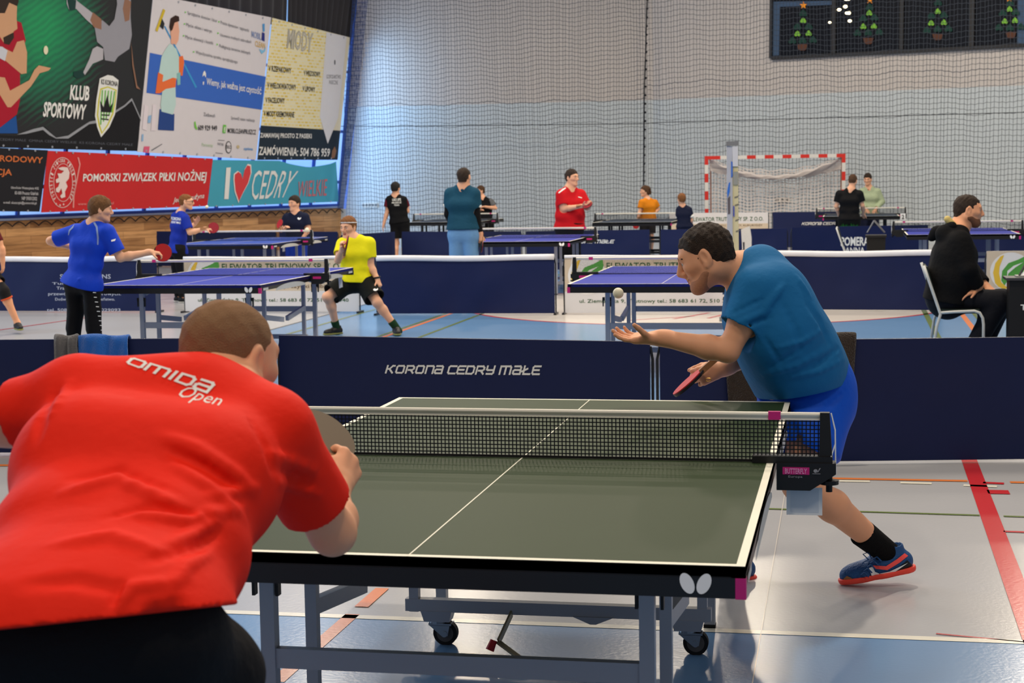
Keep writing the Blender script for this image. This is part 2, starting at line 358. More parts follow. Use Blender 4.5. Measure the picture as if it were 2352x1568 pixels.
def net_geometry(cell=0.0118, w=0.0034):
    m = MB(); x0, x1, z0, z1 = -.905, .905, TH+.004, TH+.137
    n = int((x1-x0)/cell)
    for i in range(n+1):
        x = x0+(x1-x0)*i/n; m.add([(x-w/2, -.0012, z0), (x+w/2, -.0012, z0), (x+w/2, -.0012, z1), (x-w/2, -.0012, z1)], [(0, 1, 2, 3)])
    k = int((z1-z0)/cell)
    for j in range(k+1):
        z = z0+(z1-z0)*j/k; m.add([(x0, -.0016, z-w/2), (x1, -.0016, z-w/2), (x1, -.0016, z+w/2), (x0, -.0016, z+w/2)], [(0, 1, 2, 3)])
    return m
def pp_table(x, y, r, top, label, legs='steel', detail=True, group=None, magenta_left=False, logo=True, apron=0.072, side_art=False):
    L = Loc(x, y, r); root = empty('table_tennis_table', (x, y, 0), label, 'table tennis table', group)
    lm = STL if legs == 'steel' else LEGB
    topm = mat('table_top_%d_%d_%d' % tuple(top), top, 0.5, 0.08, var=0.03, bump=0.03, bscale=220)
    for s in (-1, 1):     # two hinged halves
        y0, y1 = (-TL, -.004) if s < 0 else (.004, TL)
        m = MB(); m.box(-TW, TW, y0, y1, TH-.024, TH); L.mb(m).build('tabletop', topm, root)
        m = MB(); z0, z1 = TH-.0002, TH+.0008; e = -TL if s < 0 else TL
        for xx in (-1, 1): m.box(min(xx*TW, xx*(TW-.02)), max(xx*TW, xx*(TW-.02)), y0, y1, z0, z1)
        m.box(-TW+.02, TW-.02, min(e, e-s*.02), max(e, e-s*.02), z0, z1); m.box(-.0018, .0018, min(y0, y1-s*0), max(y0, y1), z0, z1+.0002)
        L.mb(m).build('court_lines', WHL, root)
        # black edge frame with a stepped lip
        m = MB(); zb = TH-apron
        m.box(-TW, TW, min(e, e-s*.03), max(e, e-s*.03), zb, TH-.0005); m.box(-TW-.002, TW+.002, min(e+s*.002, e-s*.03), max(e+s*.002, e-s*.03), zb, TH-.026)
        for xx in (-1, 1):
            m.box(min(xx*TW, xx*(TW-.03)), max(xx*TW, xx*(TW-.03)), y0, y1, zb+.02, TH-.0005)
        ap = L.mb(m).build('edge_frame', BLK, root)
        if s < 0 and logo:
            m = MB(); a = TH-apron*.56; yy = -TL-.0035
            for k in (-1, 1):
                c = (TW-.108+k*.0185, 0); pts = [(q[0], yy, a+q[1]) for q in ell(c[0], 0, .0145, .0245, 20, -k*24)]
                m.add(pts, [tuple(range(len(pts)))])
            L.mb(m).build('wing_emblem', LOGO, ap)
        if s < 0:
            m = MB(); xs = -1 if magenta_left else 1; a, b = sorted((xs*(TW-.021), xs*(TW+.0025)))
            m.box(a, b, -TL-.004, -TL+.02, zb-.001, TH-.026); L.mb(m).build('magenta_corner', MAG, ap)
        if side_art:
            m = MB(); xx = TW+.003
            ca, cb = (y0+y1)/2-.1*s, .42; pts = [(xx, ca+cb*math.cos(t), zb+.0+.048*math.sin(t)) for t in [math.pi*i/16 for i in range(17)]]
            m.add(pts, [tuple(range(len(pts)))]); L.mb(m).build('arch_panel', ARCG, ap)
            m = MB(); m.add([(xx+.001, e-s*.05, zb+.022), (xx+.001, e-s*.18, zb+.022), (xx+.001, e-s*.18, TH-.03), (xx+.001, e-s*.05, TH-.03)], [(0, 1, 2, 3)]); L.mb(m).build('side_sticker', ARCG, ap)
        # legs
        yo = s*.93
        for xx in (-.494, .494):
            wd = .038; m = MB(); m.bar((xx, yo, 0.012), (xx, yo, TH-.03), wd, wd, (0, 1, 0)); lg = L.mb(m).build('leg', lm, root)
            m = MB(); m.box(xx-wd*.55, xx+wd*.55, yo-wd*.55, yo+wd*.55, 0, .014); L.mb(m).build('foot_cap', DKS, lg)
        m = MB(); m.box(-.475, .475, yo-.014, yo+.014, .355, .407); L.mb(m).build('cross_rail', lm, root)
        for xx in (-.50, .50):
            m = MB(); m.bar((xx, s*.56, .12), (xx, s*.56, TH-.03), .033, .033, (0, 1, 0)); L.mb(m).build('carriage_post', lm, root)
            m = MB(); m.bar((xx, s*.56, .42), (xx, s*.06, .36), .03, .045, (0, 0, 1)); L.mb(m).build('side_rail', lm, root)
            if detail:
                m = MB(); m.bar((xx*.93, yo-s*.02, .655), (xx*.93, s*.5, .735), .016, .03, (0, 0, 1)); L.mb(m).build('brace', lm, root)
                for sx in (1, -1):
                    xc = xx+sx*.028; m = MB(); m.box(xc-.009, xc+.009, yo-.014, yo+.014, .595, .622); m.box(xc+sx*.004-.004, xc+sx*.004+.004, yo-.012, yo+.012, .545, .6); L.mb(m).build('leg_latch', DKS, root)
        m = MB(); m.box(-.53, .53, s*.56-.018, s*.56+.018, .122, .165); cr = L.mb(m).build('carriage_rail', lm, root)
        if detail:
            for xx in (-.42, .45):
                yy = s*.575
                m = MB(); P8 = [(xx-.045, yy-.03, .086), (xx+.045, yy-.03, .086), (xx+.045, yy+.03, .086), (xx-.045, yy+.03, .086), (xx-.055, yy-.035, .124), (xx+.055, yy-.035, .124), (xx+.055, yy+.035, .124), (xx-.055, yy+.035, .124)]
                m.hexa(P8); L.mb(m).build('caster_block', lm, cr)
                m = MB(); m.tube([(xx, yy, .078), (xx, yy, .088)], .030, 16); m.box(xx-.03, xx+.05, yy-.026, yy+.026, .072, .079)
                for e2 in (-1, 1): m.prism([(xx-.028, yy+e2*.024, .073), (xx+.045, yy+e2*.024, .073), (xx+.038, yy+e2*.024, .036), (xx+.018, yy+e2*.024, .034)], (0, .002*e2, 0))
                m.disc((xx+.026, yy, .043), (0, 1, 0), .011, .058, 14); fk = L.mb(m).build('caster_fork', ZINC, cr)
                m = MB(); m.disc((xx+.026, yy, .0425), (0, 1, 0), .0425, .028, 30); L.mb(m).build('caster_wheel', RUB, cr)
                m = MB(); m.disc((xx+.026, yy, .0425), (0, 1, 0), .030, .031, 26); L.mb(m).build('wheel_disc', GRY, cr)
    if detail:
        m = MB(); m.bar((-.15, .53, .13), (-.17, .40, .065), .026, .007, (1, 0, 0)); m.bar((-.17, .40, .065), (-.06, .30, .03), .02, .007, (0, 0, 1)); rl = L.mb(m).build('release_lever', mat('lever_steel', (150, 140, 116), .4, .5, metal=.5), root)
        m = MB(); m.tube([(-.185, .395, .072), (-.197, .385, .04)], [.012, .015], 10); L.mb(m).build('lever_grip', REDP, rl)
        m = MB(); m.prism([(.06, .535, .125), (.2, .535, .125), (.14, .535, .10), (.12, .535, .10)], (0, .01, 0)); L.mb(m).build('lock_plate', lm, root)
    # net set
    L.mb(net_geometry() if (detail and y < 1) else net_geometry(.0118, .0020) if detail else net_geometry(.022, .005)).build('net', MESHN, root)
    m = MB(); m.tube([(-.905, -.001, TH+.1445), (.905, -.001, TH+.1445)], .0075, 8); m.box(-.905, .905, -.003, .001, TH+.128, TH+.142)
    tp = L.mb(m).build('net_tape', TAPE, root)
    m = MB(); m.box(-.905, .905, -.003, .003, TH+.0015, TH+.009); L.mb(m).build('net_bottom_cord', DKS, root)
    for xx in (-1, 1): m = MB(); m.box(xx*.765-.018, xx*.765+.018, -.009, .006, TH+.129, TH+.1535); L.mb(m).build('tape_mark', MAG, tp)
    for s in (-1, 1):
        m = MB(); a = lambda v: s*v
        m.hexa([(a(.895), -.015, TH), (a(.935), -.015, TH), (a(.935), .015, TH), (a(.895), .015, TH), (a(.898), -.013, TH+.152), (a(.926), -.013, TH+.152), (a(.926), .013, TH+.152), (a(.898), .013, TH+.152)])
        x0, x1 = sorted((a(.70), a(.935))); m.box(x0, x1, -.022, .022, TH+.001, TH+.022)
        pts = [(a(.772), -.03, TH+.004), (a(.945), -.03, TH+.004), (a(.945), -.03, TH-.028), (a(.87), -.03, TH-.078), (a(.772), -.03, TH-.078)]
        m.prism(pts, (0, .06, 0)); po = L.mb(m).build('net_clamp', BLKM, root)
        m = MB(); m.tube([(a(.925), 0, TH-.085), (a(.925), 0, TH-.035)], .010, 10); m.tube([(a(.925), 0, TH-.062), (a(.925), 0, TH-.05)], .028, 16); L.mb(m).build('clamp_knob', DKS, po)
        m = MB(); m.tube([(a(.93), 0, TH+.15), (a(.942), -.004, TH+.1), (a(.944), -.004, TH-.03)], .0022, 6); m.tube([(a(.943), -.004, TH+.06), (a(.925), -.018, TH+.005)], .002, 6)
        L.mb(m).build('tension_cord', CARD, po)
        if s > 0 or magenta_left:
            m = MB(); x0, x1 = sorted((a(.79), a(.868))); m.add([(x0, -.0315, TH-.006-.024), (x1, -.0315, TH-.030), (x1, -.0315, TH-.008), (x0, -.0315, TH-.008)], [(0, 1, 2, 3)]); L.mb(m).build('magenta_label', MAG, po)
    return root
T1 = pp_table(0, 0, 0, (44, 60, 34), 'green table tennis table in front between the man in red and the server', side_art=True)
# lettering of the near clamp of the green table
def clamp_text(T, x, y):
    po = [c for c in T.children if c.name.startswith('net_clamp')][1]
    pl = Plane((x, y-.0325, TH), (0, -1, 0))
    def put(name, tm, x0, x1, z0, z1, mm):
        V, F = tm; mesh(name, [(x+x0+(x1-x0)*u, y-.0335, TH+z0+(z1-z0)*v) for u, v in V], F, mm, po)
    put('lettering', text_mesh('BUTTERFLY', .02), .797, .861, -.0275, -.0115, mat('pink_letter', (232, 150, 200), .6, .3))
    put('lettering', text_mesh('Europa'), .807, .848, -.041, -.0325, TXG)
    m = MB(); m.prism([(x+q[0], y-.0335, TH+q[1]) for q in ((.877, -.027), (.900, -.027), (.900, -.0255), (.877, -.0255))], (0, .001, 0)); m.prism([(x+q[0], y-.0335, TH+q[1]) for q in ell(.886, -.018, .006, .0055, 14)], (0, .001, 0)); m.prism([(x+q[0], y-.0335, TH+q[1]) for q in ((.886, -.024), (.894, -.021), (.901, -.009), (.897, -.010), (.893, -.018))], (0, .001, 0))
    m.build('player_emblem', TXG, po)
clamp_text(T1, 0, 0)
T2 = pp_table(-4.649, 9.793, .005, (38, 50, 156), 'blue table tennis table between the boy in blue and the boy in yellow', side_art=True)
T3 = pp_table(-0.523, 9.822, .01, (38, 50, 156), 'blue table tennis table behind the bent head of the server', magenta_left=True, logo=False)
T5 = pp_table(-7.029-TW, 17.571+TL, .02, (52, 78, 166), 'blue table tennis table beside the boarded wall, boy with glasses at its end', side_art=True, detail=False)
T6 = pp_table(-2.789-TW, 17.69+TL, .0, (46, 58, 154), 'blue table tennis table behind the plain navy barrier, man in teal at its end', detail=False)
T10 = pp_table(3.412-.915, 20.5, 0, (46, 56, 152), 'blue table tennis table behind the seated man in black hoodie', detail=False)
DARK = (58, 68, 84)
T8 = pp_table(-4.007+TW+.1, 28.0+TL-.9, .0, DARK, 'dark table tennis table with black legs, in front of the child in mustard shirt', legs='black', detail=False, logo=False)
T9 = pp_table(1.16, 31.3, .0, DARK, 'dark table tennis table with number card 2 hung on its net', legs='black', detail=False, logo=False, magenta_left=True)
T7 = pp_table(-6.388-.9, 30.0, .0, DARK, 'dark table tennis table with black legs beside the boy in black and maroon', legs='black', detail=False, logo=False)
# number cards hung on the nets
def card(name, label, P4, off, txt=None, tq=None):
    m = MB(); m.prism(P4, off); o = m.build(name, CARD); tag(o, label, 'card'); return o
c = card('number_card', 'blank back of a white number card hung on the green table net clamp', [(.80, .005, TH-.075), (.905, .005, TH-.075), (.905, .005, TH-.158), (.80, .005, TH-.158)], (0, .003, 0))
m = MB(); m.prism([(.812, .0045, TH-.079), (.895, .0045, TH-.079), (.895, .0045, TH-.150), (.812, .0045, TH-.150)], (0, .0008, 0)); m.build('grey_back', mat('card_grey', (214, 220, 228), .6, .3), c)
p = lambda a, b, yy: [tuple(aty(a, b, yy))]
c = card('number_card', 'narrow white tag hung from the side of the blue table by the boy in yellow', [tuple(aty(*q, 10.9)) for q in ((776, 624), (784, 622), (787, 659), (779, 662))], (0, .004, 0))
c = card('number_card', 'narrow white tag hung from the side of the far blue table beside the boarded wall', [tuple(aty(*q, 18.3)) for q in ((649, 556), (654, 556), (654, 577), (649, 578))], (0, .004, 0))
c = card('number_card', 'white card with black number 2 hung on a dark table net', [tuple(aty(*q, 31.2)) for q in ((2068, 490), (2080, 490), (2080, 506), (2068, 506))], (0, .01, 0))
write(c, 'number', text_mesh('2', .02), [(2071, 503), (2077, 503), (2077, 493), (2071, 493)], Plane((0, 31.2, 0), (0, -1, 0)), mat('print_black', (24, 24, 26)), .01)
c = card('number_card', 'white card with black number 4 hung beside the sleeve of the man in teal', [tuple(aty(*q, 29.9)) for q in ((1104, 507), (1113, 507), (1113, 520), (1104, 520))], (0, .01, 0))
write(c, 'number', text_mesh('4', .02), [(1106, 518), (1111, 518), (1111, 509), (1106, 509)], Plane((0, 29.9, 0), (0, -1, 0)), mat('print_black', (24, 24, 26)), .01)
# ================================================================ court surrounds
NAVY = mat('barrier_navy', (18, 29, 72), 0.5, 0.25, var=0.06, bump=0.12, bscale=4); BEIGE = mat('barrier_beige', (204, 188, 166), 0.5, 0.35, var=0.03, bump=0.08, bscale=4)
BWH = mat('barrier_white', (214, 212, 214), 0.5, 0.35, var=0.03, bump=0.08, bscale=4); FRM = mat('barrier_frame', (24, 25, 30), 0.35, 0.45)
LETW = mat('lettering_white', (232, 232, 228), 0.55, 0.3); LETG = mat('lettering_green', (52, 92, 58), 0.6, 0.3); LETB = mat('lettering_brown', (110, 88, 66), 0.6, 0.3)
LEAF = mat('leaf_green', (82, 154, 66), 0.55, 0.3); EARY = mat('wheat_yellow', (226, 186, 62), 0.55, 0.3)
def nrm_(v): return v/np.linalg.norm(v)
class Panel:
    """cloth panel from A to B (floor points), height h; (u, z) -> point with soft folds"""
    def __init__(s, A, B, h, seed=0, amp=.008, z0=.018):
        s.A = np.array((*A[:2], 0.0)); s.B = np.array((*B[:2], 0.0)); _d = nrm_(s.B-s.A)*.018; s.A = s.A+_d; s.B = s.B-_d; s.h = h; s.z0 = z0; s.W = np.linalg.norm(s.B-s.A); s.d = (s.B-s.A)/s.W
        s.n = np.array((s.d[1], -s.d[0], 0)); s.ph = random.Random(seed).uniform(0, 6); s.amp = amp
        s.pl = Plane(s.A, s.n)
    def at(s, u, z, off=0.0):
        t = min(1, max(0, u/s.W)); f = math.sin(math.pi*t)*math.sin(math.pi*min(1, max(0, z/s.h)))
        w = s.amp*f*(math.sin(u*5.1+z*4+s.ph)+.6*math.sin(u*9.7-z*6.2+2*s.ph)+.7*math.sin((u-s.W/2)**2*3.0-z*9+s.ph))
        return s.A+s.d*u+np.array((0, 0, z))+s.n*(w+off)
    def px(s, px, py, off=0.003):
        p = s.pl.at(px, py); return s.at((p-s.A) @ s.d, p[2], off)
def barrier(A, B, h, label, group, color=None, band=None, seed=0, roll=False, name='court_barrier', amp=.008, feet=True):
    P = Panel(A, B, h, seed, amp); root = empty(name, (P.A+P.B)/2, label, 'barrier', group)
    V = []; F = []; I = []; nu, nz = 44, 16
    for j in range(nz+1):
        for i in range(nu+1): V.append(P.at(P.W*i/nu, P.z0+(h-P.z0)*j/nz))
    for j in range(nz):
        for i in range(nu):
            F.append((j*(nu+1)+i, j*(nu+1)+i+1, (j+1)*(nu+1)+i+1, (j+1)*(nu+1)+i)); I.append(0 if band is None else band(j/nz))
    k = len(V); V += [v-P.n*.014 for v in V]
    F += [tuple(k+i for i in reversed(f)) for f in F]; I += I
    rim = [i for i in range(nu+1)]+[j*(nu+1)+nu for j in range(1, nz+1)]+[nz*(nu+1)+i for i in range(nu-1, -1, -1)]+[j*(nu+1) for j in range(nz-1, 0, -1)]
    for a, b in zip(rim, rim[1:]+rim[:1]): F.append((b, a, k+a, k+b)); I.append(I[0])
    mesh('cloth', V, F, color or [NAVY], root, I, smooth=False)
    m = MB(); q = lambda u, z: P.A+P.d*u+np.array((0, 0, z))-P.n*.02
    m.tube([q(-.012, .03), q(-.014, h-.1), q(0, h-.03), q(.05, h-.008), q(P.W-.05, h-.008), q(P.W, h-.03), q(P.W+.012, h-.1), q(P.W+.012, .03)], .0085, 8)
    m.build('frame', FRM, root)
    if feet:
        for u in (-.012, P.W+.012):
            m = MB(); c_ = q(u, .012); m.bar(c_-P.n*.11, c_+P.n*.11, .03, .024); m.build('foot', FRM, root)
    if roll:
        m = MB(); pts = [P.A+P.d*(P.W*t)+np.array((0, 0, h-.012-.008*math.sin(math.pi*t)+.004*math.sin(9*t)))+P.n*.008 for t in [i/24 for i in range(25)]]
        V = []; F = []
        for i, p_ in enumerate(pts):
            for ang in range(0, 360, 30): V.append(p_+P.n*.028*roll*math.cos(math.radians(ang))+np.array((0, 0, .034*roll*math.sin(math.radians(ang)))))
        for i in range(len(pts)-1):
            for a in range(12): F.append((i*12+a, i*12+(a+1) % 12, (i+1)*12+(a+1) % 12, (i+1)*12+a))
        F += [tuple(range(11, -1, -1)), tuple(len(V)-12+i for i in range(12))]
        mesh('white_roll', V, F, mat('white_roll_cloth', (226, 226, 232), .6, .3, bump=.1, bscale=8), root, smooth=True)
    return root, P
def bwrite(root, P, tm, quad, color, name='lettering', step=.12):
    return write(root, name, tm, quad, None, color, fn=lambda x, y: P.px(x, y, .004), step=step)
def bpaint(root, P, name, polys, color, off=.003):
    V = []; F = []
    for pl in polys:
        t = [Vector((x, -y, 0)) for x, y in pl]; tr = tessellate_polygon([t])
        V2, F2 = subdiv2d([(x, y) for x, y in pl], tr, 14); k = len(V); V += [P.px(x, y, off) for x, y in V2]; F += [tuple(k+i for i in f) for f in F2]
    return mesh(name, V, F, color, root)
G1, G2, G3 = 'barriers along the green table court', 'barriers behind the blue tables', 'barriers across the far courts'
g = lambda x, y, z=.70: atz(x, y, z)
# front row
r, P1 = barrier((-4.72, 4.15), (-2.44, 4.42), .70, 'navy barrier behind the head of the man in red, grey and blue towels on it', G1, seed=1)
r, P2 = barrier(g(634, 770), g(1499, 785), .70, 'navy barrier with one big white club name, behind the green table', G1, seed=2, amp=.006)
kor = ('KORONA CEDRY MALE')
bwrite(r, P2, stroke_text('KORONA CEDRY MALE', .24, .12), [(884, 858), (1242, 862), (1245, 838), (888, 837)], LETW, step=.4)
r, P3 = barrier(g(1508, 785), (2.26, 4.70), .70, 'long navy barrier behind the server, brown jacket on it', G1, seed=3, amp=.011)
# middle row
r, Pm1 = barrier((-9.98, 15.0), (-7.62, 15.0), .70, 'navy barrier with a haulier advert behind the boy in blue', G2, seed=4, roll=True)
for s_, q in [('SPRZĘT TRANS', [(138, 643), (254, 643), (254, 629), (138, 629)]), ('Turystyka', [(120, 655), (200, 655), (200, 648), (120, 648)]), ('Transport krajowy', [(130, 667), (232, 667), (232, 658), (130, 658)]), ('przewóz osób i motorowych.', [(111, 680), (278, 680), (278, 671), (111, 671)]), ('Doświadczenie i bezpieczeństwo.', [(127, 692), (264, 692), (264, 683), (127, 683)]), ('tel. 508284515, 602029093', [(108, 716), (277, 716), (277, 708), (108, 708)])]:
    bwrite(r, Pm1, text_mesh(s_, .012), q, mat('lettering_pale', (176, 182, 200), .6, .3))
def elewator(A, B, label, seed, x0=None, h=.70, band=None, lines=(1, 1, 1, 1), logo=True, X=None, Z=None):
    # advert laid out in panel metres: u along, z up
    rr, PP = barrier(A, B, h, label, G2 if seed < 20 else G3, [BEIGE, BWH], lambda t: 1 if t < .36 or (t > .68 and seed > 19) else 0, seed=seed, roll=.55*(seed < 10), amp=.005)
    k = PP.W/2.33
    def W(nm, tm, u0, u1, z0, z1, c): V, F = subdiv2d(*tm, .1); mesh(nm, [PP.at((u0+(u1-u0)*u)*k, (z0+(z1-z0)*v)*h/.7, .004) for u, v in V], F, c, rr)
    def Pt(nm, pts, c, off): V, F = subdiv2d(pts, tessellate_polygon([[Vector((a, b, 0)) for a, b in pts]]), .12); mesh(nm, [PP.at(a*k, b*h/.7, off) for a, b in V], F, c, rr)
    W('company_name', text_mesh('ELEWATOR TRUTNOWY SP. Z O.O.', .012), .52, 2.22, .535, .615, LETG)
    W('lettering', text_mesh('SKUP ZBÓŻ, RZEPAKU, PSZENICY, KUKURYDZY', .008), .56, 2.2, .425, .48, LETB)
    W('lettering', text_mesh('Atrakcyjne ceny, szybki odbiór', .006), .72, 2.0, .295, .355, LETB)
    W('address', text_mesh('ul. Ziemiańska 9, Trutnowy tel.: 58 683 61 72, 510 342 940', .008), .18, 2.2, .125, .185, LETG)
    if logo:
        Pt('logo_disc', ell(.28, .46, .24, .225, 36), mat('logo_disc_white', (226, 224, 222), .5, .3), .003)
        Pt('wheat_ear', [(.10, .33), (.075, .45), (.10, .56), (.16, .64), (.20, .655), (.18, .60), (.15, .52), (.145, .44), (.17, .34), (.25, .27), (.2, .26), (.14, .285)], EARY, .005)
        Pt('leaf', [(.17, .36), (.18, .47), (.25, .56), (.36, .60), (.47, .655), (.485, .58), (.45, .48), (.37, .42), (.28, .39), (.225, .33), (.21, .30)], LEAF, .005)
        Pt('leaf_vein', [(.235, .37), (.25, .44), (.33, .51), (.42, .57), (.31, .53), (.24, .47)], mat('logo_disc_white', (226, 224, 222)), .007)
    return rr, PP
r, Pm2 = elewator((-7.28, 14.98), (-4.96, 14.95), 'beige and white advert barrier under the blue table of the boy in yellow', 5)
r, Pm3 = barrier((-4.66, 14.62), (-2.46, 14.70), .70, 'plain navy barrier with white roll, in front of the man in teal', G2, seed=6, roll=True, amp=.010)
r, Pm4 = elewator((-2.38, 14.75), (-.10, 14.80), 'beige and white advert barrier under the blue table behind the server', 7)
r, Pm5 = barrier((-.24, 15.32), (2.02, 15.20), .70, 'plain navy barrier with white roll between the server and the seated man', G2, seed=8, roll=True, amp=.010)
r, Pm6 = elewator((2.50, 15.25), (4.8, 15.25), 'beige and white advert barrier cut by the right edge, behind the umpire table', 11)
# far rows
def far(x0, x1, ytop0, ytop1, label, seed, z=.70):
    return barrier(g(x0, ytop0, z), g(x1, ytop1, z), z, label, G3, seed=seed, amp=.006)
far(358, 634, 531, 531, 'navy barrier in front of the boarded wall behind the boy with glasses', 21)
far(640, 776, 531, 532, 'narrow navy barrier in front of the boarded wall behind the boy in navy shirt', 22)
far(783, 908, 540, 532, 'navy barrier beyond the boy in yellow shirt', 23)
far(921, 1198, 532, 531, 'navy barrier behind the man in teal', 24)
r, P_ = far(1206, 1494, 531, 527, 'navy barrier in front of the man in red polo, part of a club name visible', 25)
bwrite(r, P_, stroke_text('KORONA CEDRY MALE', .24, .12), [(1246, 559), (1410, 559), (1412, 550), (1249, 550)], LETW, step=.6)
far(1515, 1660, 527, 526, 'navy barrier behind the head of the server', 26)
far(1664, 1810, 526, 524, 'narrow navy barrier behind the advert stand', 27)
r, P_ = far(1817, 2134, 522, 516, 'navy barrier behind the black ball basket, big white letters on it', 28)
bwrite(r, P_, text_mesh('POMERANIA', .03), [(1931, 565), (2024, 564), (2024, 543), (1931, 544)], LETW, step=.5)
bwrite(r, P_, text_mesh('ANNA GULC', .02), [(1941, 582), (2030, 581), (2030, 567), (1941, 568)], LETW, step=.5)
barrier(aty(2150, 545, 22.9), aty(2420, 545, 22.9), .70, 'navy barrier beyond the seated man, under a blue table', G3, seed=29, amp=.006)
r, P_ = elewator(aty(1536, 520, 33.0), aty(1766, 520, 33.0), 'advert barrier in front of the goal', 30, h=.80, logo=False)
r, P_ = barrier(aty(1773, 520, 32.95), aty(1968, 520, 32.95), .80, 'far navy barrier in front of the right goal post, club name half hidden', G3, seed=31, amp=.005)
bwrite(r, P_, stroke_text('KORONA CEDRY MALE', .24, .12), [(1841, 517), (1962, 516), (1964, 509), (1843, 510)], LETW, step=.6)
# ================================================================ banners on the left wall, curtain, net, window
PBN = Plane(PG.o+GN*.40, GN)          # plane in which the banners hang
PCU = Plane(PG.o+GN*.25, GN)
EYE = mat('eyelet', (190, 196, 206), .35, .5, metal=.6)
def paints(parent, name, polys, plane, color, off=.006):
    for pl in polys: paint(parent, name, [pl], plane, color, off)
def banner(label, quad, color, name='wall_banner', nub=6, sag=0, grp='banners on the left wall'):
    c = sum(PBN.at(*p) for p in quad)/4; root = empty(name, c, label, 'banner', grp)
    V = []; F = []; nu, nv = 24, 14
    for j in range(nv+1):
        for i in range(nu+1):
            u, v = i/nu, j/nv; p = bil(quad, u, v)
            if sag: p = p+np.array((0, sag*max(0, 1-abs(u-.78)/.22)**.6*v**6))
            V.append(PBN.at(p[0], p[1], 0))
    F = [(j*(nu+1)+i, j*(nu+1)+i+1, (j+1)*(nu+1)+i+1, (j+1)*(nu+1)+i) for j in range(nv) for i in range(nu)]
    k = len(V); V += [v-GN*.012 for v in V]; F += [tuple(k+i for i in reversed(f)) for f in F]
    rim = [i for i in range(nu+1)]+[j*(nu+1)+nu for j in range(1, nv+1)]+[nv*(nu+1)+i for i in range(nu-1, -1, -1)]+[j*(nu+1) for j in range(nv-1, 0, -1)]
    F += [(b, a, k+a, k+b) for a, b in zip(rim, rim[1:]+rim[:1])]
    mesh('cloth', V, F, color, root)
    for t in range(nub):
        for v in (.012, .985):
            p = bil(quad, (t+.5)/nub, v)
            if sag and v > .5: continue
            m = MB(); c_ = PBN.at(p[0], p[1], .012); m.disc(c_, GN, .022, .01, 10); m.build('eyelet', EYE, root)
    return root
def bt(root, s, q, color, bold=0.0, shear=0.0, name='lettering', off=.012, space=1.0): return write(root, name, text_mesh(s, bold, shear, space), q, PBN, color, off)
def Q(x0, y0, x1, y1, h, lean=0): # left baseline, right baseline, height in px, lean of the left side
    return [(x0, y0), (x1, y1), (x1+lean, y1-h), (x0+lean, y0-h)]
INK = mat('print_black', (24, 24, 26)); GINK = flat((96, 98, 106)); WINK = flat((232, 232, 230)); SKIN_P = flat((206, 158, 122)); SKIN_D = flat((156, 108, 80))
# -- black club banner with table tennis and football players
gm = bpy.data.materials.new('print_green_glow'); gm.use_nodes = True; nt = gm.node_tree; b = nt.nodes['Principled BSDF']; b.inputs['Roughness'].default_value = .6
tc = nt.nodes.new('ShaderNodeTexCoord'); vm = nt.nodes.new('ShaderNodeVectorMath'); vm.operation = 'DISTANCE'; vm.inputs[1].default_value = PBN.at(95, 60); sc_ = nt.nodes.new('ShaderNodeMapRange')
sc_.inputs[1].default_value = .3; sc_.inputs[2].default_value = 2.1; nt.links.new(tc.outputs['Object'], vm.inputs[0]); nt.links.new(vm.outputs['Value'], sc_.inputs[0])
nz = nt.nodes.new('ShaderNodeTexWave'); nz.inputs['Scale'].default_value = 3.2; nz.inputs['Distortion'].default_value = 3.0; mpp = nt.nodes.new('ShaderNodeMapping'); mpp.inputs['Rotation'].default_value = (.4, .6, .9)
nt.links.new(tc.outputs['Object'], mpp.inputs[0]); nt.links.new(mpp.outputs[0], nz.inputs['Vector'])
ad = nt.nodes.new('ShaderNodeMath'); ad.operation = 'MULTIPLY_ADD'; ad.inputs[1].default_value = .22; nt.links.new(nz.outputs['Fac'], ad.inputs[0]); nt.links.new(sc_.outputs[0], ad.inputs[2])
rp = nt.nodes.new('ShaderNodeValToRGB'); rp.color_ramp.elements[0].color = (*lin((10, 150, 90)), 1); rp.color_ramp.elements[1].color = (*lin((26, 28, 32)), 1); e = rp.color_ramp.elements.new(.5); e.color = (*lin((12, 104, 74)), 1); rp.color_ramp.elements[2].position = .95
nt.links.new(ad.outputs[0], rp.inputs[0]); nt.links.new(rp.outputs[0], b.inputs['Base Color'])
B = banner('black and green club banner with a red table tennis player, upper left corner', [(-190, 334), (315, 347), (351, -8), (-165, -120)], gm, nub=9)
dk = flat((24, 24, 28))
paint(B, 'dark_ground', [[(-190, 333), (315, 346), (318, 318), (322, 268), (302, 227), (262, 258), (218, 275), (205, 280), (178, 297), (155, 315), (130, 318), (102, 290), (60, 306), (38, 312), (-190, 300)]], PBN, dk, .008)
paint(B, 'mountain_line', [[(38, 309), (76, 296), (98, 291), (128, 316), (156, 311), (178, 296), (205, 279), (226, 275), (262, 255), (285, 241), (302, 225), (322, 270), (324, 280), (302, 231), (286, 245), (263, 260), (225, 282), (204, 285), (178, 303), (156, 318), (128, 318), (112, 310), (98, 298), (60, 307)]], PBN, flat((150, 154, 162)), .010)
paint(B, 'player_shirt', [[(-60, 60), (30, 45), (48, 52), (58, 92), (45, 140), (45, 230), (38, 262), (0, 292), (-60, 290)]], PBN, flat((168, 22, 46)), .011)
paint(B, 'player_trousers', [[(-40, 288), (0, 292), (36, 265), (40, 306), (-40, 306)]], PBN, flat((28, 80, 150)), .011)
paint(B, 'player_head', [[(-8, 8), (20, 0), (38, 14), (37, 42), (39, 66), (30, 72), (31, 86), (20, 102), (6, 96), (-10, 70)]], PBN, SKIN_P, .013)
